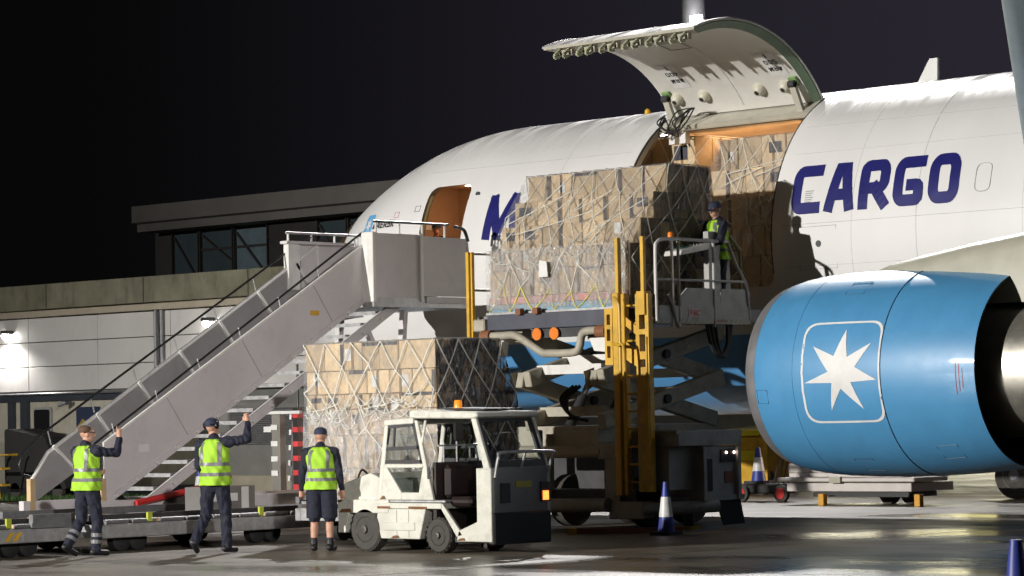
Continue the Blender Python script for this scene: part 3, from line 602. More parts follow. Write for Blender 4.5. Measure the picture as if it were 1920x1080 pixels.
# door-frame ring round the opening
for X, s in ((CX0, -1), (CX1, 1)):
    MB().tube([fus(X + s * 0.0, PH1 + (PH0 - PH1) * t, -0.01) for t in np.linspace(0.05, 1, 20)], 0.018, 6).build('frame_seal', dark_steel, plane)
# ---- crew door: doorway interior
warm_wall = mat('entry_lining', (0.42, 0.27, 0.17), 0.55, var=0.08)
bulk(-35.95, 'entry_partition', warm_wall)
bulk(-38.7, 'entry_partition', warm_wall)
MB().box(-38.64, -35.96, 39.3, 39.4, 3.8, 6.3).build('galley_wall', warm_wall, plane)
MB().box(-38.2, -35.96, 38.0, 39.3, 6.12, 6.18).build('entry_ceiling', warm_wall, plane)
MB().box(-37.4, -37.1, 38.2, 38.6, 6.09, 6.118).build('entry_lamp', warm_glow, plane)
l = bpy.data.lights.new('entry_light', 'POINT'); l.energy = 20; l.color = (1, 0.55, 0.25); l.shadow_soft_size = 0.15
lo = bpy.data.objects.new('entry_light', l); COL.objects.link(lo); lo.parent = plane; lo.location = (-7.25, -0.8, 5.95)
MB().box(-38.65, -38.63, 38.3, 38.6, 5.35, 5.5).build('placard', paper, plane)
MB().tube([fus(DX0 + 0.06, phi_z(DX0 + .06, z), -0.05) for z in np.linspace(4.1, 5.85, 14)], 0.03, 6).build('door_track', mat('bronze_track', (0.20, 0.15, 0.06), 0.45), plane)
# ---- lettering on the side
def side(X0, z0, slope=0.0):
    return lambda u, v, c: skin(X0 + u, z0 + v + slope * u, 0.007 + c)
for ch, m_ in letters('CARGO', 0.575, 0.79, 0.185, 0.092, side(-28.62, 4.94), -0.03): m_.build('livery_letter', ink_blue, plane, fix=False)
for ch, m_ in letters('MAE', 0.72, 0.80, 0.19, 0.12, side(-35.56, 4.93), -0.03): m_.build('livery_letter', ink_blue, plane, fix=False)
for ch, m_ in letters('MAERSK', 0.105, 0.135, 0.028, 0.022, side(-38.82, 5.33), 0.10): m_.build('nose_letter', ink_black, plane, fix=False)
sky_blue = mat('logo_blue', (0.13, 0.42, 0.75), 0.35)
STAR = [(405, 310), (417, 397), (483, 355), (440, 428), (500, 468), (427, 473), (455, 558), (397, 492), (360, 560), (372, 474), (291, 473), (362, 440), (314, 360), (378, 393)]
star = [((x - 396) / 105.0, (442 - y) / 125.0) for x, y in STAR]
def patch(poly, fn, c=(0, 0), ring=5):
    m_ = MB(); n_ = len(poly); vs = [fn(*c)]
    for k in range(1, ring + 1): vs += [fn(c[0] + (p[0] - c[0]) * k / ring, c[1] + (p[1] - c[1]) * k / ring) for p in poly]
    fs = [(0, 1 + i, 1 + (i + 1) % n_) for i in range(n_)]
    for k in range(ring - 1): fs += [(1 + k * n_ + i, 1 + (k + 1) * n_ + i, 1 + (k + 1) * n_ + (i + 1) % n_, 1 + k * n_ + (i + 1) % n_) for i in range(n_)]
    return m_.add(vs, fs)
lg = patch(fillet([(-.16, -.2), (.16, -.2), (.16, .2), (-.16, .2)], 0.05), lambda u, v: skin(-39.02 + u, 5.42 + v, 0.004)).build('nose_logo', sky_blue, plane, fix=False)
patch([(0.13 * a, 0.16 * b) for a, b in star], lambda u, v: skin(-39.02 + u, 5.42 + v, 0.007)).build('star', paper, lg, fix=False)
# ---- skin joints, plugs, ports, aerial
def line3(pts, r=0.006): return MB().tube(pts, r, 4, cap=False)
for z, xa, xb in ((6.42, -28.8, 15), (4.78, -28.8, 15), (6.30, -37.5, -32.5)):
    line3([skin(X, z, 0.0) for X in np.linspace(xa, xb, 40)], 0.004).build('skin_joint', seam_m, plane)
for X in (-26.15, -22.9): line3([fus(X, p) for p in np.linspace(-0.7, 1.4, 30)], 0.004).build('skin_joint', seam_m, plane)
for X in (-24.95, -23.85, -22.75):
    line3([skin(X + a, 5.30 + b) for a, b in fillet([(-.14, -.22), (.14, -.22), (.14, .22), (-.14, .22)], 0.11) + [(-.14, -.11)]], 0.006).build('window_plug', seam_m, plane)
for X, z in ((-35.9, 5.78), (-28.05, 4.45)):
    MB().lathe([(0, 0.055), (0.01, 0.05)], skin(X, z), 'y', 16, True, True).build('static_port', dark_steel, plane)
line3([skin(-28.45 + a, 4.45 + b) for a, b in ((0, -.4), (.75, -.4), (.75, .28), (0, .28), (0, -.4))], 0.004).build('access_hatch', seam_m, plane)
for X, z in ((-38.05, 5.55), (-37.42, 5.62)):
    line3([skin(X + a, z + b, 0.003) for a, b in ((-.07, -.05), (.07, -.05), (.07, .05), (-.07, .05), (-.07, -.05))], 0.005).build('marking', ink_red if X < -38 else ink_black, plane)
MB().prism([(-27.85, 7.12), (-27.42, 7.12), (-27.40, 7.56), (-27.56, 7.56)], 'y', YA - 0.03, YA + 0.03).build('blade_aerial', paper, plane)
MB().lathe([(0, 0.06), (0.06, 0.05), (0.09, 0.02)], (-33.4, YA - 0.4, 7.13), 'z', 12, True, True).build('beacon', mat('amber_beacon', (0.8, 0.45, 0.03), 0.3), plane)
# cockpit side window
cw = MB(); cw.grid([[skin(X, z0 + (z1 - z0) * t, 0.012) for t in np.linspace(0, 1, 8)] for X, z0, z1 in ((-41.35, 4.75, 5.05), (-40.9, 4.85, 5.45), (-40.45, 4.95, 5.72), (-40.0, 5.1, 5.62))])
cw.build('cockpit_window', mat('cockpit_glass', (0.10, 0.075, 0.045), 0.15), plane, smooth=True, fix=False)
# ---- wing, pylon, engine
wing_m = mat('wing_grey', (0.30, 0.36, 0.38), 0.4, var=0.15, dirt=0.3)
def wsec(Y):
    s = (36.9 - Y) / (36.9 - 15.4); le = -23.9 + (36.9 - Y) * 0.628; ch = 8.6 * (1 - s) + 2.3 * s; z = 3.25 + (36.9 - Y) * 0.092; th = 0.13 * (1 - s) + 0.10 * s
    U = [0, .01, .04, .1, .2, .35, .55, .8, 1.0]; up = [0, .16, .3, .42, .5, .5, .4, .2, 0.01]; lo_ = [0, -.14, -.24, -.36, -.45, -.48, -.36, -.14, -0.01]
    return [(le + u * ch, Y, z + th * ch * a * 0.95) for u, a in zip(U, up)] + [(le + u * ch, Y, z + th * ch * a * 0.95) for u, a in zip(U[-1:0:-1], lo_[-1:0:-1])]
mb = MB(); S = [wsec(Y) for Y in np.linspace(37.4, 15.4, 24)]; n_ = len(S[0])
mb.add([p for r in S for p in r], [(i * n_ + k, i * n_ + (k + 1) % n_, (i + 1) * n_ + (k + 1) % n_, (i + 1) * n_ + k) for i in range(len(S) - 1) for k in range(n_)] + [tuple((len(S) - 1) * n_ + k for k in range(n_))])
mb.build('wing', wing_m, plane, smooth=True)
EX, EY, EZ = -24.18, 31.1, 2.26
eng_blue = mat('engine_blue', (0.075, 0.285, 0.53), 0.42, var=0.06, coat=0.5, dirt=0.10, streak=True, bump=0.03, bscale=1.5)
lip_m = mat('inlet_lip_metal', (0.47, 0.47, 0.48), 0.35, 0.7, var=0.15)
PR = [(0.16, 1.240), (0.4, 1.298), (0.7, 1.335), (1.0, 1.355), (1.4, 1.365), (1.8, 1.365), (2.2, 1.358), (2.6, 1.345), (3.0, 1.322), (3.4, 1.288), (3.72, 1.245)]
def eR(a):
    for (a0, r0), (a1, r1) in zip(PR, PR[1:]):
        if a0 <= a <= a1: t = (a - a0) / (a1 - a0); return r0 + (r1 - r0) * t
    return PR[0][1] if a < PR[0][0] else PR[-1][1]
PRF = [(a, eR(a)) for a in np.linspace(0.245, 3.72, 40)]
eng = MB().lathe(PRF, (EX, EY, EZ), 'x', 128).build('engine_cowl', eng_blue, plane, smooth=True, fix=False)
MB().lathe([(0.25, 1.264), (0.17, 1.243), (0.10, 1.22), (0.04, 1.185), (0.0, 1.13), (0.0, 1.09), (0.06, 1.05), (0.2, 1.02)], (EX, EY, EZ), 'x', 96).build('inlet_lip', lip_m, eng, smooth=True, fix=False)
MB().lathe([(0.2, 1.02), (0.6, 1.03), (1.1, 1.08), (1.1, 0.3), (0.75, 0.02)], (EX, EY, EZ), 'x', 64).build('inlet_duct', dark_steel, eng, smooth=True, fix=False)
MB().lathe([(3.72, 1.245), (3.71, 1.21), (3.3, 1.17), (2.6, 1.15), (2.2, 1.15), (2.2, 0.4)], (EX, EY, EZ), 'x', 96).build('fan_nozzle', mat('nozzle_dark', (0.012, 0.012, 0.012), 0.6), eng, smooth=True, fix=False)
MB().lathe([(2.2, 0.86), (3.2, 0.88), (4.0, 0.85), (4.6, 0.76), (5.2, 0.62), (5.25, 0.58), (5.0, 0.55)], (EX, EY, EZ), 'x', 64).build('core_cowl', mat('core_metal', (0.48, 0.46, 0.40), 0.35, 0.8, var=0.25, vscale=4), eng, smooth=True, fix=False)
MB().lathe([(4.7, 0.40), (5.2, 0.36), (5.9, 0.05)], (EX, EY, EZ), 'x', 48).build('exhaust_plug', dull_steel, eng, smooth=True, fix=False)
def ecow(X, th, n=0.004): r_ = eR(X - EX) + n; return (X, EY - r_ * math.cos(th), EZ + r_ * math.sin(th))
for a, r_ in ((2.36, 0.009), (0.95, 0.003)):
    MB().tube([(EX + a, EY - (eR(a) + 0.0) * math.cos(t), EZ + (eR(a) + 0.0) * math.sin(t)) for t in np.linspace(-PI, PI, 97)], r_, 6, cap=False).build('cowl_joint', mat('joint_dark', (0.02, 0.05, 0.09), 0.4), eng)
SX, ST = -22.45, 0.01
def on_cowl(u, v): return ecow(SX + u, ST + v / 1.36, 0.005)
fr = [p for p in fillet([(-.63, -.675), (.63, -.675), (.63, .675), (-.63, .675)], 0.2, 6)]; fi = [(x * 0.947, y * 0.958) for x, y in fr]; n_ = len(fr)
def dens(pl, k=4): return [tuple(Vector(pl[i]).lerp(Vector(pl[(i + 1) % len(pl)]), j / k)) for i in range(len(pl)) for j in range(k)]
fr, fi = dens(fr), dens(fi); n_ = len(fr)
MB().add([on_cowl(*p) for p in fr] + [on_cowl(*p) for p in fi], [(i, (i + 1) % n_, n_ + (i + 1) % n_, n_ + i) for i in range(n_)]).build('logo_frame', paper, eng, fix=False)
patch(dens([(0.575 * a, 0.53 * b) for a, b in star], 6), on_cowl, ring=10).build('star', paper, eng, fix=False)
for k in range(3): MB().grid([[ecow(-20.72 + 0.045 * k + u, v, 0.004) for v in np.linspace(-0.24 + 0.03 * k, 0.10 - 0.04 * k, 12)] for u in (0, 0.009)]).build('warning_text', ink_red, eng, fix=False)
line3([ecow(-23.9 + a, -0.22 + b) for a, b in ((0, -.07), (.2, -.07), (.2, .07), (0, .07), (0, -.07))], 0.003).build('cowl_hatch', mat('joint_dark', (0.02, 0.05, 0.09), 0.4), eng)
mb = MB(); pm_ = mat('pylon_grey', (0.42, 0.41, 0.33), 0.45, var=0.12)
sec = []
for X, wz, zt in ((-22.95, 0.02, 3.58), (-22.5, 0.24, 3.70), (-22.0, 0.34, 3.78), (-21.2, 0.40, 3.90), (-20.2, 0.40, 4.02), (-18.8, 0.36, 4.1), (-17.0, 0.2, 4.0)):
    sec.append([(X, EY - wz, 3.1), (X, EY - wz, zt - 0.22), (X, EY - wz * 0.75, zt - 0.07), (X, EY - wz * .3, zt), (X, EY + wz * .3, zt), (X, EY + wz * 0.75, zt - 0.07), (X, EY + wz, zt - 0.22), (X, EY + wz, 3.1)])
mb.grid(sec).build('pylon', pm_, plane, smooth=True, fix=False)
# nose gear under the hull
for dy in (-0.28, 0.28): 
    tw = MB().lathe([(-0.11, 0.30), (-0.09, 0.40), (0.09, 0.40), (0.11, 0.30)], (-37.6, YA + dy, 0.40), 'y', 24, True, True).build('nose_wheel', tyre_m, plane, smooth=True)
MB().tube([(-37.6, YA, 0.4), (-37.5, YA, 2.1)], 0.09, 10).build('nose_gear_leg', white_paint, plane)

for X in (-34.0, -27.4, -24.2, -21.0): line3([fus(X, p) for p in np.linspace(-0.4, 1.5, 30)], 0.0025).build('skin_joint', seam_m, plane)
for z in (5.95, 4.1): line3([skin(X, z, 0.0) for X in np.linspace(-28.8, 10, 30)], 0.0025).build('skin_joint', seam_m, plane)
for a, t0, t1 in ((1.5, -1.2, -0.95), (1.5, 0.85, 1.05), (2.9, -1.0, -0.8)):
    line3([ecow(EX + a + u, t_) for u, t_ in ((0, t0), (.3, t0), (.3, t1), (0, t1), (0, t0))], 0.0025).build('cowl_hatch', mat('joint_dark', (0.02, 0.05, 0.09), 0.4), eng)
for k in range(5): MB().grid([[ecow(EX + 0.75 + 0.62 * k + u, -1.35 + v, 0.006) for v in (0, .03)] for u in (0, .12)]).build('cowl_latch', seam_m, eng, fix=False)
for k in range(6): MB().grid([[skin(-28.36 + u, 5.30 - 0.035 * k + v, 0.009) for v in (0, .014)] for u in (0, .16 - .02 * (k % 3))]).build('small_marking', seam_m, plane, fix=False)
# ================================================================== PASSENGER STAIRS
st = thing('passenger_stairs', 'white mobile passenger stairs leading up to the forward crew door', 'stairs', (-36.4, 28, 0))
XN, XF = -35.6, -37.2; YB, YT, SL = 28.2, 33.84, (3.82 - 0.56) / (33.84 - 28.2)
def zb(Y): return 0.56 + (Y - YB) * SL           # lower edge of the side panel
pan = [(YB, zb(YB)), (YT, zb(YT)), (YT, zb(YT) + 0.93), (YB, zb(YB) + 0.93)]
MB().prism(pan, 'x', XN - 0.03, XN).build('side_panel', stair_grey, st)
MB().prism([(YB - 0.2, 0.56), (YT, zb(YT)), (YT, zb(YT) + 0.78), (YB + 0.12, zb(YB) + 0.78), (YB - 0.2, zb(YB) + 0.36)], 'x', XF, XF + 0.03).build('side_panel', stair_shaded, st)
for Yk in (29.9, 31.5, 33.1):
    MB().beam((XN + 0.001, Yk, zb(Yk) + 0.06), (XN + 0.001, Yk - 0.42, zb(Yk - 0.42) + 0.90), 0.006, 0.012, (0, 1, 0)).build('panel_joint', seam_m, st)
    for q_ in np.linspace(0.1, 0.9, 7): MB().lathe([(0, 0.012), (0.006, 0.008)], (XN, Yk - 0.42 * q_ + 0.05, zb(Yk - 0.42 * q_) + 0.06 + 0.8 * q_), 'x', 6, True, True).build('rivet', stair_grey, st)
MB().box(XN, XN + 0.003, 28.9, 29.1, 1.35, 1.47).build('unit_plate', paper, st); MB().box(XN, XN + 0.003, 32.6, 32.8, 3.55, 3.63).build('warning_label', yellow, st)
MB().beam((XN - 0.015, YB, zb(YB) + 0.935), (XN - 0.015, YT, zb(YT) + 0.935), 0.05, 0.035).build('top_capping', white_paint, st)
MB().tube([(XF + 0.015, YB - 0.2, 0.52), (XF + 0.015, YB - 0.2, zb(YB) + 0.38), (XF + 0.015, YB + 0.12, zb(YB) + 0.80), (XF + 0.015, YT + 0.4, zb(YT + 0.4) + 0.80), (XF + 0.015, YT + 0.42, zb(YT) + 0.1)], 0.034, 8).build('top_rail', white_paint, st)
for k, Yp in enumerate(np.linspace(YB + 0.25, YT - 0.1, 7)):
    MB().beam((XF + 0.055, Yp + 0.42 if k else Yp + 0.6, zb(Yp) + 0.18), (XF + 0.055, Yp - 0.05, zb(Yp) + 0.76), 0.05, 0.05, (1, 0, 0)).build('panel_post', white_paint, st)
    MB().tube([(XF, Yp - 0.05, zb(Yp) + 0.78), (XF - 0.02, Yp - 0.10, zb(Yp) + 1.0)], 0.012, 6).build('rail_bracket', galv, st)
    MB().tube([(XN - 0.05, Yp, zb(Yp) + 0.93), (XN - 0.07, Yp - 0.03, zb(Yp) + 1.1)], 0.012, 6).build('rail_bracket', galv, st)
def loop(X, Y, z, s, r=0.16):   # rounded return at the end of a handrail
    return [(X, Y - s * r * math.sin(a) * 1.0, z - r + r * math.cos(a)) for a in np.linspace(0, PI, 9)]
hr = mat('black_handrail', (0.012, 0.012, 0.012), 0.35)
z_f = lambda Y: zb(Y) + 1.06; z_n = lambda Y: zb(Y) + 1.12
MB().tube([(XF - 0.02, YB - 0.15, 0.98), (XF - 0.02, YB - 0.35, 1.02), (XF - 0.02, YB - 0.43, 1.18), (XF - 0.02, YB - 0.34, 1.36), (XF - 0.02, YB, z_f(YB) + 0.02), (XF - 0.02, YT + 0.1, z_f(YT + 0.1)), (XF - 0.02, YT + 0.34, z_f(YT + 0.2) + 0.02), (XF - 0.02, YT + 0.42, z_f(YT) - 0.12), (XF - 0.02, YT + 0.3, z_f(YT) - 0.30)], 0.019, 8).build('handrail', hr, st, smooth=True)
MB().tube([(XN - 0.07, YB + 0.1, 0.98), (XN - 0.07, YB - 0.22, 1.05), (XN - 0.07, YB - 0.3, 1.25), (XN - 0.07, YB - 0.12, 1.5), (XN - 0.07, YT - 0.3, z_n(YT - 0.3)), (XN - 0.07, YT + 0.05, z_n(YT) + 0.04), (XN - 0.07, YT + 0.6, z_n(YT) + 0.02)], 0.019, 8).build('handrail', hr, st, smooth=True)
# stringers and open treads
DZ = 0.50
for X in (XN + 0.02, XF + 0.02):
    MB().beam((X, YB + 0.35, zb(YB + 0.35) - DZ), (X, YT + 0.75, zb(YT + 0.75) - DZ), 0.07, 0.16).build('stringer', stair_grey, st)
    for Yk in np.arange(YB + 0.5, YT + 0.7, 0.42):
        MB().lathe([(0, 0.026), (0.05, 0.026)], (X + 0.036, Yk, zb(Yk) - DZ), 'x', 8, True, True).build('bolt', white_paint, st)
MB().beam((XN - 0.01, YB + 0.05, zb(YB + 0.05) + 0.0), (XN - 0.01, YT, zb(YT) + 0.0), 0.06, 0.09).build('panel_flange', stair_grey, st)
for Yk in np.arange(YB + 0.2, YT, 0.42): MB().lathe([(0, 0.024), (0.045, 0.024)], (XN + 0.015, Yk, zb(Yk)), 'x', 8, True, True).build('bolt', white_paint, st)
for k in range(17):
    Yk = YB + 0.30 + k * 0.352; zk = zb(Yk) - 0.38
    MB().box(XF + 0.05, XN - 0.02, Yk, Yk + 0.27, zk, zk + 0.03).build('tread', dull_steel, st)
    MB().box(XF + 0.05, XN - 0.02, Yk - 0.012, Yk - 0.001, zk - 0.03, zk + 0.03).build('tread_nosing', galv, st)
# head platform
PY0, PY1, PZ, XS, XN = YT, 36.2, 3.86, XN, -35.35
MB().box(XF - 0.05, XN, PY0, PY1, PZ - 0.16, PZ).build('platform_floor', galv, st)
MB().box(XS - 0.02, XN + 0.01, PY0 - 0.02, PY0 + 0.06, PZ - 0.08, PZ + 1.12).build('corner_column', white_paint, st, bevel=0.01)
MB().box(XF - 0.05, XF + 0.08, PY0 - 0.34, PY0 - 0.06, PZ + 0.2, PZ + 1.02).build('corner_column', white_paint, st, bevel=0.01)
MB().box(XN - 0.05, XN - 0.01, PY0 + 0.07, PY0 + 1.10, PZ - 0.03, PZ + 1.10).build('platform_panel', stair_grey, st)
MB().prism([(PY0 + 1.17, PZ + 0.04), (PY1, PZ + 0.04), (PY1 - 0.12, PZ + 1.06), (PY0 + 1.17, PZ + 1.08)], 'x', XN - 0.012, XN + 0.02).build('sliding_panel', stair_grey, st)
MB().box(XN - 0.04, XN + 0.035, PY0 + 1.10, PY0 + 1.17, PZ - 0.06, PZ + 1.12).build('panel_post', white_paint, st)
MB().box(XN - 0.02, XN + 0.03, PY0 + 1.24, PY1 + 0.06, PZ - 0.08, PZ + 0.03).build('floor_edge', stair_grey, st)
MB().box(XF - 0.05, XF, PY0 - 0.06, PY1, PZ + 0.02, PZ + 1.0).build('platform_panel', stair_grey, st)
MB().box(XF - 0.06, XF + 0.12, PY0 - 0.4, PY0 + 1.2, PZ + 1.0, PZ + 1.05).build('top_capping', stair_grey, st)
for X, y0, y1, dz in ((XN - 0.03, PY0 + 0.05, PY1 - 0.5, 1.30), (XF - 0.02, PY0 - 0.3, PY0 + 1.5, 1.20)):
    MB().tube([(X, y0, PZ + dz), (X, y1, PZ + dz)], 0.022, 8).build('guard_rail', hr if X == XN - 0.03 else galv, st)
    for Yk in np.linspace(y0 + 0.05, y1 - 0.1, 4): MB().tube([(X, Yk, PZ + 1.0), (X, Yk, PZ + dz)], 0.02, 6).build('guard_post', white_paint, st)
MB().tube(smooth_path([(XN - 0.03, PY1 - 0.35, PZ + 1.27), (XN - 0.03, PY1 - 0.12, PZ + 1.22), (XN - 0.03, PY1 - 0.02, PZ + 1.02)]), 0.03, 8).build('bumper_rail', hr, st, smooth=True)
MB().beam((XN + 0.0, PY1 + 0.0, PZ + 0.0), (XN + 0.0, PY1 - 0.1, PZ + 1.0), 0.05, 0.06, (1, 0, 0)).build('buffer_post', stair_grey, st)
XN = XS
# undercarriage: raking struts, chassis, wheels, wooden chocks
for X in (XN, XF):
    MB().beam((X, PY0 + 0.95, PZ - 0.2), (X, PY0 + 0.62, 0.62), 0.09, 0.12, (1, 0, 0)).build('strut', stair_grey, st)
    MB().beam((X, PY0 + 0.05, zb(YT) - DZ), (X, PY0 + 0.62, 2.3), 0.08, 0.10, (1, 0, 0)).build('strut', stair_grey, st)
    MB().box(X - 0.06, X + 0.06, 27.8, 35.6, 0.42, 0.60).build('chassis_rail', stair_grey, st)
    for Yk in (29.6, 34.9): MB().lathe([(-0.1, 0.25), (-0.08, 0.34), (0.08, 0.34), (0.1, 0.25)], (X, Yk, 0.34), 'x', 20, True, True).build('wheel', tyre_m, st)
for X, Yk in ((XF + 0.02, YB - 0.22), (XN + 0.0, YB - 0.05)): MB().box(X - 0.05, X + 0.05, Yk - 0.05, Yk + 0.05, 0.02, 0.95).build('stabiliser_leg', wood_m, st)
MB().tube([(XN + 0.15, 28.7, 0.55), (XN + 0.2, 30.3, 0.80), (XN + 0.2, 30.6, 0.93)], 0.05, 8).build('tow_bar', red_m, st)
MB().box(XN + 0.1, XN + 0.3, 30.2, 30.45, 0.66, 0.78).build('tow_bar_bracket', red_m, st)

# ================================================================== PALLET LOADS
unit = None
def unit_box(m, key, bev=0.02):
    me = bpy.data.meshes.get('carton_' + key)
    if me: return me
    o_ = MB().box(-.5, .5, -.5, .5, -.5, .5).build('carton_' + key, m, bevel=bev); me = o_.data; me.name = 'carton_' + key; bpy.data.objects.remove(o_); return me
def put(mesh, name, c, size, parent, rz=0):
    o_ = bpy.data.objects.new(name, mesh); COL.objects.link(o_); o_.parent = parent; q = off(parent)
    o_.location = (c[0] - q.x, c[1] - q.y, c[2] - q.z); o_.scale = size; o_.rotation_euler = (0, 0, rz); OFF[o_.name] = q; return o_
def label_on(c, size, face, w_, h_, du, dv, m, name, parent):
    """small sheet stuck on a carton face ('-y' or '+x')"""
    b = MB()
    if face == '-y': b.box(c[0] + du - w_ / 2, c[0] + du + w_ / 2, c[1] - size[1] / 2 - 0.006, c[1] - size[1] / 2 - 0.001, c[2] + dv - h_ / 2, c[2] + dv + h_ / 2)
    else: b.box(c[0] + size[0] / 2 + 0.001, c[0] + size[0] / 2 + 0.006, c[1] + du - w_ / 2, c[1] + du + w_ / 2, c[2] + dv - h_ / 2, c[2] + dv + h_ / 2)
    o_ = b.build(name, m, None); o_.parent = parent.parent; q = off(parent); o_.location = (-q.x, -q.y, -q.z); return o_
def ribbon(pts, w, nrm, mb):
    """flat strap along pts lying on a surface with normal nrm"""
    pts = [Vector(p) for p in pts]; nv = Vector(nrm)
    vs = []
    for i, p in enumerate(pts):
        d = (pts[min(i + 1, len(pts) - 1)] - pts[max(i - 1, 0)]).normalized(); s = d.cross(nv).normalized() * w / 2
        vs += [p - s + nv * 0.004, p + s + nv * 0.004, p + s - nv * 0.006, p - s - nv * 0.006]
    fs = [(i * 4 + a, i * 4 + (a + 1) % 4, i * 4 + 4 + (a + 1) % 4, i * 4 + 4 + a) for i in range(len(pts) - 1) for a in range(4)]
    mb.add(vs, fs)
def load(root, x0, x1, tiers, seed, films=(None, None), net=True, sag=0.5, cell=0.52, rise=0.80, yellow_foot=False, cw=(0.36, 0.56), special=None, both=True, mat_side=None):
    """tiers: (z0, z1, y_front, y_back). Outer cartons only; cargo net over the -y and +x faces."""
    r_ = random.Random(seed); me = unit_box(cardboard, 'plain'); n = 0
    for ti, (z0, z1, ya, yb) in enumerate(tiers):
        ny = max(2, round((yb - ya) / 0.5)); dy = (yb - ya) / ny
        for j in range(ny):
            xs = [x0]
            while xs[-1] < x1 - 0.75 * cw[1]: xs.append(min(x1, xs[-1] + r_.uniform(*cw)))
            xs[-1] = x1
            for i in range(len(xs) - 1):
                if 0 < j < ny - 1 and i not in (0, len(xs) - 2) and ti < len(tiers) - 1: continue
                sx, sy, sz = xs[i + 1] - xs[i], dy, z1 - z0; g = r_.uniform(0.006, 0.022)
                c = ((xs[i] + xs[i + 1]) / 2 + r_.uniform(-.004, .004), ya + (j + .5) * dy + r_.uniform(-.014, .014), (z0 + z1) / 2)
                size = (sx - g, sy - 0.012, sz - 0.008)
                cb = put(me, 'carton', c, size, root, r_.uniform(-.012, .012)); n += 1
                fc = '-y' if j == 0 else ('+x' if i == len(xs) - 2 else None)
                if fc and (special is None or ti not in special):
                    fw = sx if fc == '-y' else sy; k = r_.random()
                    label_on(c, size, fc, 0.05, sz * 0.98, 0, 0, tape_m, 'tape', cb) if k < 0.5 else None
                    if k < 0.20: label_on(c, size, fc, fw * 0.5, sz * 0.34, r_.uniform(-.05, .05), sz * 0.12, card_dark, 'print', cb)
                    elif k < 0.50: label_on(c, size, fc, 0.13, 0.17, r_.uniform(-.12, .12), r_.uniform(-.06, .08), paper, 'label', cb)
                    elif k < 0.66: label_on(c, size, fc, 0.06, sz * 0.9, fw * 0.42, 0, tape_dk, 'tape', cb)
                    elif k < 0.76: label_on(c, size, fc, fw * 0.92, 0.05, 0, sz * 0.42, tape_dk, 'tape', cb)
    # contour of the -y face and the +x face as functions of height
    zs = [t[0] for t in tiers] + [tiers[-1][1]]
    def yfront(z):
        for z0, z1, ya, yb in tiers:
            if z <= z1 + 1e-6: return ya
        return tiers[-1][2]
    def yback(z):
        for z0, z1, ya, yb in tiers:
            if z <= z1 + 1e-6: return yb
        return tiers[-1][3]
    zt, z_0 = zs[-1], zs[0]
    # smoothed skin line (film and net stretch over the steps)
    def hull(z, f, sgn):
        vals = [f(z_0 + (zt - z_0) * k / 40) for k in range(41)]
        # convex outward hull between control points
        best = vals[min(40, max(0, int((z - z_0) / (zt - z_0) * 40)))]
        for a in range(0, 41, 2):
            for b in range(a + 2, 41, 2):
                za = z_0 + (zt - z_0) * a / 40; zb_ = z_0 + (zt - z_0) * b / 40
                if za <= z <= zb_:
                    v = vals[a] + (vals[b] - vals[a]) * (z - za) / (zb_ - za)
                    best = min(best, v) if sgn < 0 else max(best, v)
        return best
    HZ_ = np.linspace(z_0, zt, 15); HF = [hull(z, yfront, -1) for z in HZ_]; HB = [hull(z, yback, 1) for z in HZ_]
    fy = lambda z: float(np.interp(z, HZ_, HF)); by = lambda z: float(np.interp(z, HZ_, HB))
    q = random.Random(seed + 9)
    if films[0]:
        P = [[(x, fy(z) - 0.022 + 0.012 * math.sin(7 * x + 5 * z) * math.sin(3 * z - 2 * x), z) for x in np.linspace(x0 - 0.015, x1 + 0.015, 26)] for z in np.linspace(z_0, zt + 0.012, 18)]
        P.append([(x, fy(zt) + 0.35, zt + 0.02) for x in np.linspace(x0, x1, 26)])
        MB().grid(P).build('stretch_film', films[0], root, smooth=True, fix=False)
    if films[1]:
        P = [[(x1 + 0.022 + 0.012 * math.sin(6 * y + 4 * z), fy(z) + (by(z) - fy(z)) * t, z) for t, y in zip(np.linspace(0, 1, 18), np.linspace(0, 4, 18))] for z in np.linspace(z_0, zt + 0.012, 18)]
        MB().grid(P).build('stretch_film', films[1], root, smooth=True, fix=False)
    if net:
        mb = MB(); mb2 = MB()
        def strap_front(xa, za, xb, zb_, w=0.026):
            n_ = 8; pts = []
            jx, jz = q.uniform(-.02, .02), q.uniform(-.03, .03)
            for k in range(n_ + 1):
                t = k / n_; x = xa + (xb - xa) * t + jx * math.sin(PI * t); z = za + (zb_ - za) * t + jz * math.sin(PI * t)
                pts.append((x, fy(min(max(z, z_0), zt)) - 0.036, min(z, zt + 0.01)))
            return pts
        nx = max(3, round((x1 - x0) / cell)); cx = (x1 - x0) / nx; nz_ = max(2, round((zt - z_0) / (rise / 2))); cz = (zt - z_0) / nz_
        jit = {(i, j): (q.uniform(-.09, .09) if 0 < i < 2 * nx else 0, q.uniform(-.11, .07) if 0 < j < nz_ else 0) for i in range(2 * nx + 1) for j in range(nz_ + 1)}
        for j in range(nz_):
            for i in range(2 * nx + 1):
                if (i + j) % 2: continue
                for d in (-1, 1):
                    if 0 <= i + d <= 2 * nx:
                        a, b = jit[(i, j)], jit[(i + d, j + 1)]
                        pts = strap_front(x0 + i * cx / 2 + a[0], z_0 + j * cz + a[1], x0 + (i + d) * cx / 2 + b[0], z_0 + (j + 1) * cz + b[1])
                        ribbon(pts, q.uniform(.012, .018), (0, -1, 0.15), mb2 if (yellow_foot and j == 0) else mb)
        ny = 3; 
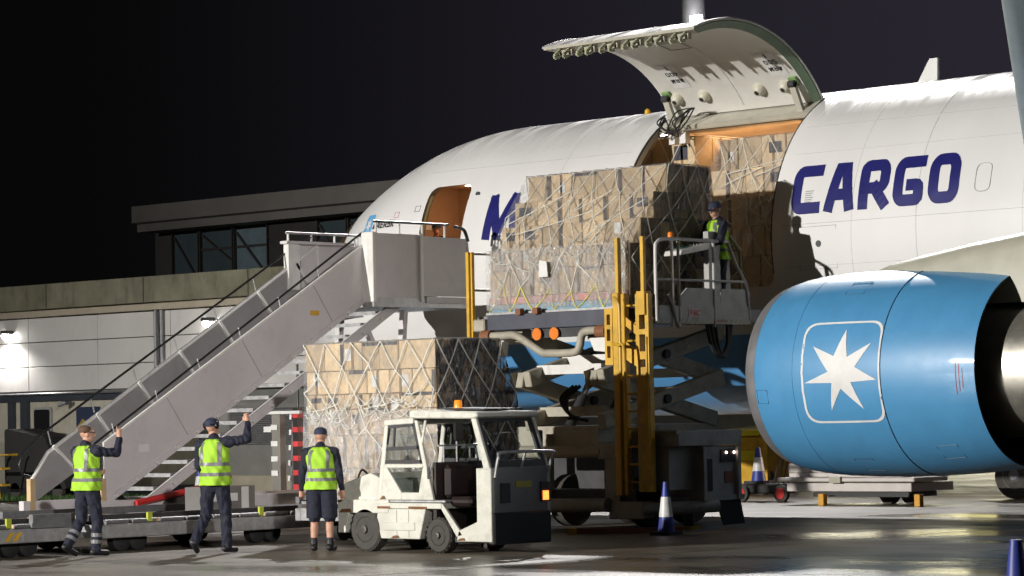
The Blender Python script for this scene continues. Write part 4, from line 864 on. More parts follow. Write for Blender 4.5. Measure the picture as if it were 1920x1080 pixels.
        for j in range(nz_):
            for i in range(2 * ny + 1):
                if (i + j) % 2: continue
                for d in (-1, 1):
                    if 0 <= i + d <= 2 * ny:
                        pts = []
                        for k in range(7):
                            t = k / 6; z = z_0 + (j + t) * cz; s = (i + d * t) / (2 * ny); pts.append((x1 + 0.038, fy(z) + (by(z) - fy(z)) * s, z))
                        ribbon(pts, 0.014, (1, 0, 0), mb)
        for i in range(nx * 2 + 1): ribbon([(x0 + i * cx / 2, fy(zt) - 0.03, zt + 0.012), (x0 + (i + q.uniform(-.4, .4)) * cx / 2, (fy(zt) + by(zt)) / 2, zt + 0.02), (x0 + i * cx / 2, by(zt), zt + 0.012)], 0.016, (0, 0, 1), mb)
        for k in range(4):     # odd lashing lines thrown across
            xa = q.uniform(x0, x1 - 1.0); xb = min(x1, xa + q.uniform(.6, 1.6)); za = z_0 + (zt - z_0) * q.uniform(.45, .8); zb2 = za + q.uniform(.1, .55)
            ribbon(strap_front(xa, za, xb, min(zb2, zt)), 0.013, (0, -1, 0.15), mb)
        # slack gathered in a belt of loops part-way up
        if sag:
            mbs = MB(); zc_ = z_0 + (zt - z_0) * sag
            for k in range(38):
                x = q.uniform(x0, x1 - 0.1); z = zc_ + q.gauss(0, 0.10); L_ = q.uniform(0.12, 0.55); pts = []
                a0 = q.uniform(-0.5, 0.5); dr = q.uniform(0.04, 0.22)
                for t in np.linspace(0, 1, 8): pts.append((min(x1, x + L_ * t * math.cos(a0)), fy(min(zt, max(z_0, z))) - 0.05 - 0.04 * math.sin(PI * t) * q.random(), z + L_ * t * math.sin(a0) - dr * math.sin(PI * t)))
                mbs.tube(pts, q.choice((0.005, 0.006, 0.008)), 5)
            mbs.build('slack_net_cord', net_m, root, smooth=True, kind='stuff', fix=False)
        mb.build('cargo_net', net_m, root, fix=False)
        if mb2.v: mb2.build('net_foot_strap', net_y, root, fix=False)
    return fy, by
# --- on the loader
A = thing('pallet_load', 'stepped netted pallet of brown cartons raised on the loader platform', 'cargo pallet', (-30.7, 33.4, 3.42), 'netted pallet loads')
MB().box(-32.25, -29.15, 33.36, 35.75, 3.42, 3.46).build('pallet_sheet', galv, A)
load(A, -32.2, -29.2, [(3.46, 3.58, 33.42, 35.5), (3.58, 3.70, 33.42, 35.5), (3.70, 4.12, 33.42, 35.5), (4.12, 4.44, 33.44, 35.5), (4.44, 4.84, 33.70, 35.5), (4.84, 5.26, 34.02, 35.45), (5.26, 5.70, 34.36, 35.38)], 11, (wrap_clear, wrap_shade), sag=0.45, yellow_foot=True, special=(0, 1))
for m_, z0, z1 in ((blue_sheet, 3.465, 3.575), (pink_sheet, 3.585, 3.695)):
    MB().grid([[(x, 33.405 + 0.01 * math.sin(9 * x), z) for x in np.linspace(-32.2, -29.2, 30)] for z in np.linspace(z0, z1, 4)]).build('printed_sheeting', m_, A, smooth=True, fix=False)
b = MB(); rq = random.Random(5)
P = [[(x, 33.38 - 0.02 * math.sin(5 * x + 3 * z), z) for x in np.linspace(-32.24, -29.18, 30)] for z in np.linspace(3.5, 4.46, 10)]
b.grid(P).build('milky_film', wrap_milky, A, smooth=True, fix=False)
MB().prism([(-31.02, 3.98), (-30.82, 3.98), (-30.84, 4.22), (-31.0, 4.25)], 'y', 33.30, 33.31).build('document_pouch', paper, A)
# --- on the dolly behind the tug
B = thing('pallet_load', 'netted pallet of brown cartons standing on a dolly behind the white tug', 'cargo pallet', (-30.2, 29.4, 0.6), 'netted pallet loads')
MB().box(-31.7, -28.8, 28.74, 30.6, 0.56, 0.60).build('pallet_sheet', galv, B)
load(B, -31.6, -28.88, [(0.60, 1.08, 28.84, 30.5), (1.08, 1.56, 28.84, 30.5), (1.56, 1.94, 28.84, 30.5), (1.94, 2.16, 28.82, 30.46), (2.16, 2.50, 28.82, 30.28), (2.50, 2.91, 28.82, 30.14)], 23, (wrap_clear, wrap_black_shade), sag=0.60, cw=(0.36, 0.50))
P = [[(x, 28.78 - 0.02 * math.sin(5 * x + 3 * z), z) for x in np.linspace(-31.64, -28.84, 30)] for z in np.linspace(0.62, 1.92, 10)]
MB().grid(P).build('milky_film', wrap_milky, B, smooth=True, fix=False)
# --- inside the hold
Cc = thing('pallet_load', 'tall netted pallet of cartons just inside the aft side of the cargo door', 'cargo pallet', (-29.5, 38, 3.84), 'netted pallet loads')
load(Cc, -30.95, -27.6, [(3.84, 4.36, 37.35, 39.6), (4.36, 4.86, 37.35, 39.6), (4.86, 5.36, 37.42, 39.6), (5.36, 5.86, 37.55, 39.6), (5.86, 6.40, 37.8, 39.6)], 31, (wrap_clear, None), sag=0.48)
D_ = thing('pallet_load', 'netted carton stack at the forward end inside the cargo hold', 'cargo pallet', (-33, 39.5, 3.84), 'netted pallet loads')
load(D_, -34.4, -31.66, [(3.84, 4.5, 37.85, 40.4), (4.5, 5.16, 37.85, 40.4), (5.16, 5.82, 37.9, 40.4), (5.82, 6.56, 38.0, 40.4)], 37, (None, None), sag=0)
E_ = thing('pallet_load', 'plain carton stack deep inside the hold between two netted ones', 'cargo pallet', (-31.5, 40, 3.84), 'netted pallet loads')
load(E_, -31.62, -31.0, [(3.84, 4.6, 38.6, 40.4), (4.6, 5.4, 38.6, 40.4), (5.4, 6.36, 38.6, 40.4)], 41, (None, None), net=False, cw=(0.36, 0.44))
# ================================================================== SCISSOR LOADER
ld = thing('cargo_loader', 'scissor-lift cargo loader with yellow ladder mast and raised platform at the aircraft', 'cargo loader', (-30.5, 34.5, 0))
slate_steel = mat('slate_steel', (0.075, 0.080, 0.105), 0.45, 0.2, var=0.2, dirt=0.3)
ld_grey = mat('loader_grey', (0.36, 0.36, 0.34), 0.5, var=0.2, dirt=0.6)
MB().box(-32.5, -28.75, 33.42, 36.3, 3.22, 3.41).build('platform_deck', dull_steel, ld)
MB().box(-32.15, -29.62, 33.28, 33.415, 3.17, 3.42).build('front_beam', slate_steel, ld, bevel=0.01)
for k in range(9): MB().tube([(-32.3, 33.6 + k * 0.3, 3.415), (-29.3, 33.6 + k * 0.3, 3.415)], 0.03, 8).build('roller', galv, ld)
MB().box(-32.55, -32.16, 33.22, 33.5, 3.16, 3.36).build('corner_casting', beige_steel, ld, bevel=0.02)
for x0 in (-29.6, -29.42): MB().box(x0, x0 + 0.13, 33.24, 33.42, 3.18, 3.42).build('corner_casting', beige_steel, ld, bevel=0.01)
MB().box(-31.2, -30.0, 33.30, 33.42, 3.02, 3.16).build('hose_box', dark_steel, ld)
for x0 in (-31.03, -30.66):
    MB().lathe([(-0.03, 0.10), (0.0, 0.10), (0.015, 0.08)], (x0, 33.27, 3.08), 'y', 10, True, True).build('amber_reflector', orange_m, ld)
    MB().box(x0 - 0.42, x0 - 0.31, 33.2, 33.3, 3.40, 3.50).build('stop_block', mat('rust_brown', (0.22, 0.09, 0.04), 0.7), ld)
MB().tube(smooth_path([(-32.05, 33.25, 3.08), (-31.75, 33.25, 3.08), (-31.45, 33.25, 3.06), (-30.95, 33.25, 2.80), (-30.75, 33.25, 2.77), (-30.25, 33.25, 2.77), (-30.13, 33.25, 2.85), (-30.08, 33.25, 3.02), (-29.98, 33.25, 3.09), (-29.6, 33.25, 3.10)], 4), 0.065, 10).build('torsion_tube', beige_steel, ld, smooth=True)
for x0 in (-32.1, -29.62): MB().tube([(x0 - 0.12, 33.25, 3.08), (x0 + 0.08, 33.25, 3.08)], 0.10, 12).build('tube_bearing', mat('rust_brown', (0.22, 0.09, 0.04), 0.7), ld)
for x0 in (-31.95, -29.72): MB().prism([(x0 - 0.16, 2.98), (x0 + 0.2, 2.98), (x0 + 0.16, 2.76), (x0 - 0.06, 2.78)], 'y', 33.2, 33.36).build('scissor_shoe', white_paint, ld)
# two-stage scissors in two planes
Zb, Zm, Zt = 1.68, 2.37, 3.10; Y0, Y1 = 33.45, 36.4
for X in (-31.62, -30.05):
    for (ya, za), (yb, z2), dx in (((Y0, Zt), (Y1, Zm), 0.0), ((Y0, Zm), (Y1, Zt), 0.17), ((Y0, Zm), (Y1, Zb), 0.0), ((Y0, Zb), (Y1, Zm), 0.17)):
        MB().beam((X + dx, ya, za), (X + dx, yb, z2), 0.15, 0.25).build('scissor_arm', beige_steel, ld, bevel=0.012)
    for zz in ((Zt + Zm) / 2, (Zm + Zb) / 2): MB().tube([(X - 0.12, (Y0 + Y1) / 2, zz), (X + 0.30, (Y0 + Y1) / 2, zz)], 0.075, 12).build('pivot_pin', dark_steel, ld)
    for yy in (Y0, Y1): MB().prism([(yy - 0.12, Zm + 0.10), (yy + 0.13, Zm + 0.16), (yy + 0.13, Zm - 0.12), (yy - 0.04, Zm - 0.20)], 'x', X - 0.085, X - 0.075).build('end_plate', beige_steel, ld)
for yy, zz in ((Y0 + 0.35, 2.52), (Y0 + 0.95, 2.68), (Y1 - 0.5, 2.45), (Y0 + 0.4, 1.85), (Y1 - 0.6, 2.15)):
    MB().beam((-31.5, yy, zz), (-30.12, yy, zz), 0.13, 0.15).build('cross_tube', white_paint if zz > 2.2 else beige_steel, ld)
for X in (-31.2, -30.4):
    MB().tube([(X, 34.15, 1.6), (X, 34.5, 2.1)], 0.085, 12).build('lift_cylinder', dark_steel, ld, smooth=True)
    MB().tube([(X, 34.5, 2.1), (X, 34.78, 2.55)], 0.05, 10).build('cylinder_rod', galv, ld, smooth=True)
for k in range(3):
    MB().tube(smooth_path([(-30.35 - 0.07 * k, 33.5, 2.25), (-30.5 - 0.07 * k, 33.35, 2.05), (-30.45, 33.35, 1.8), (-30.3, 33.6, 1.7)]), 0.028, 6).build('hydraulic_hose', black_rub, ld, smooth=True)
    MB().tube(smooth_path([(-28.75, 34.7 + 0.1 * k, 3.18), (-28.7, 34.75 + 0.08 * k, 2.82), (-28.7, 34.95 + 0.04 * k, 2.66), (-28.72, 35.15 + 0.02 * k, 2.85), (-28.75, 35.2 + 0.05 * k, 3.18)]), 0.03, 6).build('hydraulic_hose', black_rub, ld, smooth=True)
# chassis
MB().box(-32.1, -30.0, 33.5, 36.5, 1.30, 1.62).build('chassis_deck', beige_steel, ld)
MB().box(-32.1, -30.25, 34.6, 36.0, 0.35, 1.30).build('chassis_block', dark_steel, ld)
MB().box(-29.4, -28.3, 33.42, 34.95, 1.28, 1.52).build('top_beam', ld_grey, ld, bevel=0.015)
MB().tube([(-29.3, 33.4, 1.52), (-28.3, 33.4, 1.50)], 0.03, 6).build('beam_edge', ld_grey, ld)
eb = MB().box(-29.2, -28.32, 34.0, 34.9, 0.5, 1.27).build('engine_housing', ld_grey, ld, bevel=0.02)
MB().prism(fillet([(34.06, 0.58), (34.22, 0.58), (34.22, 1.08), (34.06, 1.08)], 0.03), 'x', -28.325, -28.305).build('vent_slot', dark_steel, eb)
MB().box(-28.325, -28.300, 34.42, 34.85, 1.02, 1.22).build('lamp_panel', dark_steel, eb)
for yy in (34.55, 34.74): MB().lathe([(0, 0.022), (0.02, 0.015)], (-28.302, yy, 1.17), 'x', 10, True, True).build('tail_lamp', mat('lamp_small', (1, .9, .8), 0.3, emit=((1, 0.75, 0.6), 9)), eb)
MB().box(-28.325, -28.305, 34.52, 34.72, 0.7, 0.88).build('label', mat('dull_red_label', (0.22, 0.09, 0.06), 0.6), eb)
for y0 in (33.95, 34.78): MB().box(-28.33, -28.25, y0, y0 + 0.07, 0.45, 1.27).build('frame_post', ld_grey, ld)
MB().box(-28.9, -28.5, 33.42, 34.0, 0.62, 1.27).build('tank', ld_grey, ld)
MB().box(-29.75, -29.45, 33.36, 33.6, 0.30, 1.30).build('frame_post', ld_grey, ld)
MB().box(-29.85, -29.4, 33.3, 33.62, 1.10, 1.36).build('bolted_bracket', ld_grey, ld, bevel=0.015)
MB().box(-31.1, -30.95, 33.36, 33.5, 0.35, 1.5).build('frame_post', beige_steel, ld)
MB().box(-31.9, -31.75, 33.36, 33.5, 0.35, 1.5).build('frame_post', beige_steel, ld)
MB().box(-31.6, -29.2, 33.45, 34.2, 0.42, 0.62).build('sill_beam', dark_steel, ld)
MB().tube([(-31.7, 33.38, 1.22), (-29.8, 33.38, 1.22)], 0.10, 10).build('cross_member', beige_steel, ld, smooth=True)
MB().tube([(-30.95, 33.2, 0.38), (-29.55, 33.2, 0.40)], 0.11, 14).build('stabiliser_tube', ld_grey, ld, smooth=True)
MB().tube([(-28.95, 33.3, 0.33), (-28.4, 33.9, 0.35), (-28.3, 34.3, 0.36)], 0.10, 14).build('stabiliser_tube', ld_grey, ld, smooth=True)
MB().box(-29.6, -28.9, 33.25, 33.55, 0.18, 0.45).build('stabiliser_housing', ld_grey, ld, bevel=0.02)
for X, Y in ((-28.7, 34.1), (-31.9, 33.4)):
    MB().tube([(X, Y, 0.05), (X, Y, 0.4)], 0.08, 10).build('jack_leg', dark_steel, ld); MB().box(X - 0.14, X + 0.14, Y - 0.14, Y + 0.14, 0.0, 0.05).build('jack_pad', yellow, ld)
MB().prism([(34.35, 0.44), (34.9, 0.44), (35.0, 0.06), (34.5, 0.05), (34.38, 0.3)], 'x', -28.35, -28.32).build('mud_flap', black_rub, ld)
MB().box(-28.6, -28.28, 34.0, 34.95, 0.44, 0.52).build('step', ld_grey, ld)
for X, Y in ((-31.6, 34.6), (-29.75, 34.4), (-31.6, 36.1), (-30.4, 36.1)): MB().lathe([(-0.14, 0.3), (-0.11, 0.42), (0.11, 0.42), (0.14, 0.3)], (X, Y, 0.42), 'x', 24, True, True).build('wheel', tyre_m, ld, smooth=True)
# ladder mast
def chan(x0, x1, y0, y1, z0, z1, slots, name='mast_channel'):
    b = MB(); zc_ = z0
    for s0, s1 in slots: b.box(x0, x1, y0, y1, zc_, s0); b.box(x0, x0 + (x1 - x0) * .28, y0, y1, s0, s1); b.box(x1 - (x1 - x0) * .28, x1, y0, y1, s0, s1); zc_ = s1
    b.box(x0, x1, y0, y1, zc_, z1); return b.build(name, yellow, ld)
chan(-29.52, -29.36, 33.16, 33.24, 2.55, 3.42, ((2.66, 2.84), (2.92, 3.10), (3.17, 3.33)))
MB().box(-29.34, -29.22, 33.14, 33.30, 0.55, 3.65).build('mast_column', yellow, ld, bevel=0.01)
MB().box(-29.20, -29.13, 33.18, 33.30, 0.55, 3.64).build('mast_column', yellow, ld, bevel=0.01)
MB().box(-29.30, -29.24, 33.18, 33.26, 3.65, 4.50).build('mast_post', yellow, ld)
chan(-28.92, -28.66, 33.20, 33.30, 0.6, 3.62, ((2.5, 2.62), (2.74, 3.0), (3.08, 3.3), (1.9, 2.1))[:3])
MB().box(-28.86, -28.70, 33.16, 33.32, 3.30, 3.66).build('mast_cap', yellow, ld)
MB().box(-28.80, -28.74, 33.20, 33.26, 3.66, 4.50).build('mast_post', yellow, ld)
for k in range(11): MB().tube([(-29.13, 33.24, 0.75 + 0.27 * k), (-28.9, 33.24, 0.75 + 0.27 * k)], 0.018, 6).build('rung', yellow, ld)
MB().prism([(-29.13, 3.28), (-28.9, 3.12), (-28.9, 2.98), (-29.13, 3.14)], 'y', 33.21, 33.25).build('mast_brace', yellow, ld)
MB().prism([(-29.13, 2.9), (-28.9, 2.74), (-28.9, 2.5), (-29.13, 2.62)], 'y', 33.21, 33.25).build('mast_brace', yellow, ld)
MB().tube(smooth_path([(-29.18, 33.0, 3.58), (-29.08, 32.98, 3.5), (-29.05, 32.98, 3.3), (-29.05, 32.98, 2.3)]), 0.024, 8).build('grab_rail', yellow, ld, smooth=True)
MB().tube(smooth_path([(-29.2, 32.98, 2.86), (-29.05, 32.94, 2.84), (-28.93, 32.94, 2.70), (-28.92, 32.94, 1.2)]), 0.024, 8).build('grab_rail', yellow, ld, smooth=True)
MB().tube([(-28.62, 33.1, 2.95), (-28.58, 33.05, 2.85), (-28.58, 33.05, 1.35)], 0.02, 8).build('grab_rail', yellow, ld)
# guard rail on the forward side
for Yk in (33.2, 33.24): MB().box(-32.50 + (Yk - 33.2), -32.44 + (Yk - 33.2), Yk - 0.03, Yk + 0.03, 3.05, 4.45).build('guard_post', yellow, ld)
for zz in (4.43, 3.84): MB().tube([(-32.45, 33.2, zz), (-32.45, 35.6, zz)], 0.022, 8).build('guard_rail', dull_steel, ld)
MB().tube([(-32.5, 33.2, 3.30), (-32.45, 35.6, 3.30)], 0.03, 8).build('guard_rail', yellow, ld)
MB().box(-32.47, -32.42, 35.5, 35.56, 3.1, 4.45).build('guard_post', dull_steel, ld)
# operator's cage
CXa, CXb, CY0, CY1 = -29.15, -28.63, 33.36, 35.64
MB().box(CXa, CXb, CY0, CY1, 3.17, 3.24).build('cage_floor', ld_grey, ld)
MB().box(CXb - 0.02, CXb + 0.01, CY0 + 0.05, CY1 - 0.02, 3.24, 3.44).build('toe_panel', ld_grey, ld)
MB().prism([(33.95, 3.44), (34.9, 3.44), (34.9, 3.72), (34.1, 3.72), (33.95, 3.6)], 'x', CXb - 0.03, CXb).build('kick_panel', ld_grey, ld)
MB().prism([(34.9, 3.44), (35.6, 3.44), (35.6, 3.72), (34.95, 3.72)], 'x', CXb - 0.035, CXb - 0.005).build('kick_panel', ld_grey, ld)
MB().prism([(34.72, 3.7), (35.25, 3.7), (35.22, 4.35), (34.9, 4.62), (34.72, 4.62)], 'x', -28.80, -28.70).build('console_pedestal', ld_grey, ld)
cs = MB().prism([(33.98, 4.22), (34.72, 4.34), (34.72, 4.44), (34.02, 4.30)], 'x', -29.0, -28.66).build('control_console', white_paint, ld, bevel=0.01)
MB().prism([(34.15, 4.345), (34.4, 4.385), (34.4, 4.395), (34.15, 4.355)], 'x', -28.95, -28.75).build('display', mat('teal_display', (0.02, 0.10, 0.09), 0.2), cs)
for yy in (34.45, 34.52, 34.6): MB().tube([(-28.8, yy, 4.4), (-28.8, yy - 0.02, 4.5)], 0.012, 6).build('lever', dark_steel, cs)
MB().lathe([(0, 0.05), (0.07, 0.05), (0.1, 0.035)], (-28.9, 34.05, 4.50), 'z', 12, True, True).build('beacon', orange_m, ld, smooth=True)
MB().tube([(-28.9, 34.05, 4.2), (-28.9, 34.05, 4.5)], 0.02, 6).build('beacon_stem', dark_steel, ld)
rail_m = mat('rail_grey', (0.46, 0.46, 0.44), 0.45, var=0.15, dirt=0.3)
X = CXb
MB().tube(smooth_path([(X, CY0, 3.2), (X, CY0, 4.25), (X, CY0 + 0.04, 4.40), (X, CY0 + 0.18, 4.46), (X, 33.95, 4.47)], 3), 0.026, 8).build('cage_rail', white_paint, ld, smooth=True)
MB().tube([(X, 33.9, 4.47), (X, 35.1, 4.46), (X, 35.35, 4.05), (X, 35.55, 3.80), (X, 35.62, 3.25)], 0.026, 8).build('cage_rail', rail_m, ld)
MB().tube([(X, 35.1, 4.46), (X, 35.62, 3.62)], 0.02, 8).build('cage_rail', rail_m, ld)
MB().tube([(X, CY0, 3.84), (X, 35.48, 3.84)], 0.020, 8).build('cage_rail', rail_m, ld)
for yy, mm in ((33.75, white_paint), (33.9, beige_steel), (34.75, rail_m)): MB().tube([(X, yy, 3.12), (X, yy, 4.47)], 0.024, 8).build('cage_post', mm, ld)
MB().tube([(X - 0.2, 35.66, 3.2), (X - 0.2, 35.66, 4.36), (X - 0.5, 35.66, 4.36)], 0.026, 8).build('cage_post', mat('olive_rail', (0.20, 0.18, 0.09), 0.5), ld)
MB().tube([(X - 0.05, 35.2, 4.58), (X - 0.2, 35.68, 4.34)], 0.03, 8).build('cage_rail', mat('olive_rail', (0.20, 0.18, 0.09), 0.5), ld)
MB().box(X + 0.012, X + 0.016, 34.10, 34.40, 3.27, 3.40).build('maker_plate', mat('pinkish_plate', (0.50, 0.42, 0.40), 0.5), ld)
for ch, m_ in letters('FMC', 0.07, 0.085, 0.02, 0.014, lambda u, v, c: (X + 0.019 + c, 34.13 + u, 3.293 + v)): m_.build('plate_letter', ink_red, ld, fix=False)
for k in range(9): MB().box(X + 0.012, X + 0.014, 34.75 + 0.035 * k, 34.765 + 0.035 * k, 3.20, 3.225).build('small_print', ink_red, ld)
for k in range(18): MB().prism([(33.45 + 0.12 * k, 3.165), (33.51 + 0.12 * k, 3.165), (33.55 + 0.12 * k, 3.235), (33.49 + 0.12 * k, 3.235)], 'x', X + 0.001, X + 0.004).build('hazard_stripe', mat('worn_cream', (0.42, 0.39, 0.28), 0.6), ld)
MB().tube(smooth_path([(X + 0.02, 33.6, 3.6), (X + 0.03, 33.7, 3.45), (X + 0.02, 33.78, 3.25), (X + 0.03, 33.85, 3.1)]), 0.035, 8).build('gate_spring', ld_grey, ld, smooth=True)

# ================================================================== TUG
tg = thing('baggage_tug', 'dirty white open-cab baggage tug with orange roof beacon', 'tug', (-27.5, 27.5, 0))
TY0, TY1 = 27.0, 28.14
def tp(poly, y0, y1, name, m=None, par=tg, bevel=0.008): return MB().prism(poly, 'y', y0, y1).build(name, m or tug_white, par, bevel=bevel)
tp([(-28.97, 0.62), (-28.05, 0.62), (-28.05, 0.72), (-28.2, 0.98), (-28.42, 1.06), (-28.92, 0.93), (-28.97, 0.9)], TY0 + 0.08, TY1 - 0.05, 'rear_hood')
tp([(-29.0, 0.52), (-28.0, 0.52), (-28.0, 0.70), (-29.0, 0.70)], TY0, TY1, 'rear_deck')
tp([(-29.0, 0.25), (-28.86, 0.25), (-28.78, 0.52), (-29.0, 0.52)], TY0 + 0.005, TY1 - 0.005, 'rear_skirt')
tp([(-28.16, 0.18), (-27.42, 0.18), (-27.30, 0.58), (-28.22, 0.58), (-28.24, 0.42)], TY0 + 0.01, TY1 - 0.01, 'battery_box')
tp([(-28.10, 0.29), (-27.50, 0.29), (-27.50, 0.40), (-28.10, 0.40)], TY0 - 0.004, TY0 + 0.02, 'box_hatch')
tp([(-28.22, 0.585), (-26.98, 0.585), (-26.98, 0.66), (-28.22, 0.66)], TY0 - 0.01, TY1, 'running_board')
tp([(-28.18, 0.665), (-26.95, 0.665), (-26.95, 0.70), (-28.18, 0.70)], TY0 + 0.03, TY1 - 0.03, 'floor_plate', galv)
rust = mat('rust', (0.20, 0.09, 0.03), 0.8, var=0.4, vscale=18)
for a, b_ in ((-28.2, -27.95), (-27.6, -27.25)): MB().box(a, b_, TY0 - 0.0125, TY0 - 0.0105, 0.585, 0.615).build('rust_patch', rust, tg)
tp([(-26.98, 0.66), (-27.06, 0.66), (-26.72, 0.22), (-26.60, 0.24)], TY0, TY0 + 0.05, 'step_riser')
tp([(-26.72, 0.16), (-26.07, 0.16), (-26.07, 1.12), (-26.34, 1.12), (-26.34, 0.42), (-26.68, 0.30)], TY0, TY0 + 0.07, 'front_corner')
tp([(-26.72, 0.16), (-26.07, 0.16), (-26.07, 1.12), (-26.34, 1.12), (-26.34, 0.42), (-26.68, 0.30)], TY1 - 0.07, TY1, 'front_corner')
tp([(-26.9, 0.14), (-26.1, 0.14), (-26.1, 0.26), (-26.9, 0.26)], TY0 + 0.07, TY1 - 0.07, 'cab_floor', dark_steel)
fp = tp([(-26.13, 0.52), (-26.06, 0.52), (-26.06, 1.13), (-26.13, 1.13)], TY0 + 0.07, TY1 - 0.07, 'front_panel', mat('tug_front_shaded', (0.22, 0.22, 0.21), 0.5, dirt=0.4))  # grey holds the shade of the tug's unlit front
tp([(-26.16, 0.12), (-26.04, 0.12), (-26.04, 0.54), (-26.16, 0.54)], TY0 + 0.02, TY1 - 0.02, 'front_bumper', mat('bumper_black', (0.02, 0.02, 0.02), 0.5), bevel=0.02)
for yy in (TY0 + 0.16, TY1 - 0.22):
    hl = MB().box(-26.06, -26.035, yy, yy + 0.17, 0.66, 0.92).build('lamp_cluster', dark_steel, tg)
MB().box(-26.036, -26.02, TY1 - 0.19, TY1 - 0.145, 0.68, 0.80).build('indicator', mat('indicator_lit', (0.9, 0.2, 0.05), 0.3, emit=((1, 0.22, 0.04), 3.2)), tg)
MB().box(-26.036, -26.02, TY1 - 0.13, TY1 - 0.09, 0.68, 0.80).build('indicator', mat('indicator_lit', (0.9, 0.2, 0.05), 0.3, emit=((1, 0.22, 0.04), 3.2)), tg)
for s in (TY0, TY1 - 0.05):   # cab pillars, both sides
    tp([(-26.42, 1.78), (-26.33, 1.78), (-26.08, 1.10), (-26.2, 1.10)], s, s + 0.05, 'windscreen_pillar')
    tp([(-28.22, 0.70), (-28.05, 1.70), (-27.98, 1.70), (-28.13, 0.70)], s + 0.001, s + 0.05, 'rear_pillar')
    tp([(-27.48, 1.76), (-27.42, 1.76), (-27.14, 0.70), (-27.22, 0.70)], s + 0.002, s + 0.05, 'door_pillar')
    tp([(-27.30, 1.76), (-27.26, 1.76), (-27.42, 1.12), (-27.46, 1.12)], s + 0.01, s + 0.04, 'grab_stay')
    tp([(-28.17, 0.70), (-28.17, 0.80), (-28.05, 1.18), (-27.30, 1.18), (-27.16, 0.70)], s + 0.004, s + 0.012, 'dummy', None) if False else None
    for poly in ([(-28.18, 0.70), (-28.10, 1.18), (-27.33, 1.18), (-27.345, 1.13), (-28.02, 1.13), (-27.75, 0.80), (-27.75, 0.70)], [(-27.75, 0.70), (-27.75, 0.80), (-27.42, 0.80), (-27.34, 1.13), (-27.25, 1.13), (-27.17, 0.70)]):
        tp(poly, s + 0.006, s + 0.045, 'cab_side_panel')
    w1 = tp([(-28.10, 1.20), (-27.99, 1.67), (-27.52, 1.70), (-27.35, 1.20)], s + 0.018, s + 0.032, 'side_window', clear_glass, bevel=0)
    for a, b_ in (((-28.10, 1.20), (-27.99, 1.68)), ((-27.99, 1.68), (-27.50, 1.71)), ((-27.50, 1.71), (-27.35, 1.20)), ((-27.35, 1.21), (-28.10, 1.21)), ((-28.06, 1.38), (-27.40, 1.40))):
        MB().beam((a[0], s + 0.025, a[1]), (b_[0], s + 0.025, b_[1]), 0.05, 0.035, (0, 1, 0)).build('frame', dark_steel, w1)
    MB().beam((-27.90, s + 0.025, 1.39), (-27.87, s + 0.025, 1.69), 0.03, 0.02, (0, 1, 0)).build('frame', dark_steel, w1)
    tp([(-28.0, 1.12), (-27.74, 0.82), (-27.44, 0.82), (-27.37, 1.12)], s + 0.02, s + 0.028, 'lower_window', clear_glass, bevel=0)
tp([(-28.06, 1.70), (-27.5, 1.72), (-27.5, 1.80), (-28.05, 1.77)], TY0, TY1, 'roof_rear')
rf = tp([(-27.55, 1.79), (-26.35, 1.77), (-26.27, 1.80), (-26.3, 1.86), (-27.5, 1.90), (-27.55, 1.88)], TY0 - 0.02, TY1 + 0.02, 'roof', bevel=0.015)
tp([(-27.25, 1.90), (-26.35, 1.875), (-26.35, 1.90), (-27.2, 1.925)], TY0 + 0.2, TY1 - 0.2, 'roof_hatch', dark_steel)
MB().lathe([(0, 0.055), (0.09, 0.052), (0.105, 0.04)], (-26.86, TY0 + 0.22, 1.915), 'z', 14, True, True).build('beacon', mat('beacon_lit', (0.9, 0.25, 0.02), 0.25, emit=((1, 0.28, 0.02), 0.5)), tg, smooth=True)
# windscreen: frame and pane leaning back
wa, wb = Vector((-26.10, 0, 1.13)), Vector((-26.36, 0, 1.79))
for y0, y1, zt0, zt1 in ((TY0 + 0.03, TY0 + 0.11, 0, 1), (TY1 - 0.11, TY1 - 0.03, 0, 1), (TY0 + 0.11, TY1 - 0.11, 0, 0.13), (TY0 + 0.11, TY1 - 0.11, 0.9, 1)):
    p = wa.lerp(wb, zt0); q = wa.lerp(wb, zt1); MB().add([(p.x, y0, p.z), (p.x, y1, p.z), (q.x, y1, q.z), (q.x, y0, q.z), (p.x - .04, y0, p.z), (p.x - .04, y1, p.z), (q.x - .04, y1, q.z), (q.x - .04, y0, q.z)], [(0, 1, 2, 3), (7, 6, 5, 4), (0, 4, 5, 1), (1, 5, 6, 2), (2, 6, 7, 3), (3, 7, 4, 0)]).build('windscreen_frame', mat('screen_rubber', (0.03, 0.03, 0.03), 0.5), tg)
p, q = wa.lerp(wb, 0.13), wa.lerp(wb, 0.9); MB().add([(p.x - .02, TY0 + .11, p.z), (p.x - .02, TY1 - .11, p.z), (q.x - .02, TY1 - .11, q.z), (q.x - .02, TY0 + .11, q.z)], [(0, 1, 2, 3)]).build('windscreen', clear_glass, tg, fix=False)
MB().tube([(-26.09, TY0 + 0.35, 1.22), (-26.15, TY0 + 0.62, 1.34)], 0.008, 5).build('wiper', black_rub, tg)
MB().tube(smooth_path([(-26.05, TY0 + 0.06, 1.0), (-25.98, TY0 + 0.06, 1.26), (-25.95, TY0 + 0.12, 1.32), (-25.95, TY1 - 0.12, 1.32), (-25.98, TY1 - 0.06, 1.26), (-26.05, TY1 - 0.06, 1.05)], 5), 0.022, 8).build('guard_bar', galv, tg, smooth=True)
MB().tube([(-25.96, 27.55, 1.32), (-26.05, 27.55, 1.1)], 0.018, 8).build('guard_bar', galv, tg)
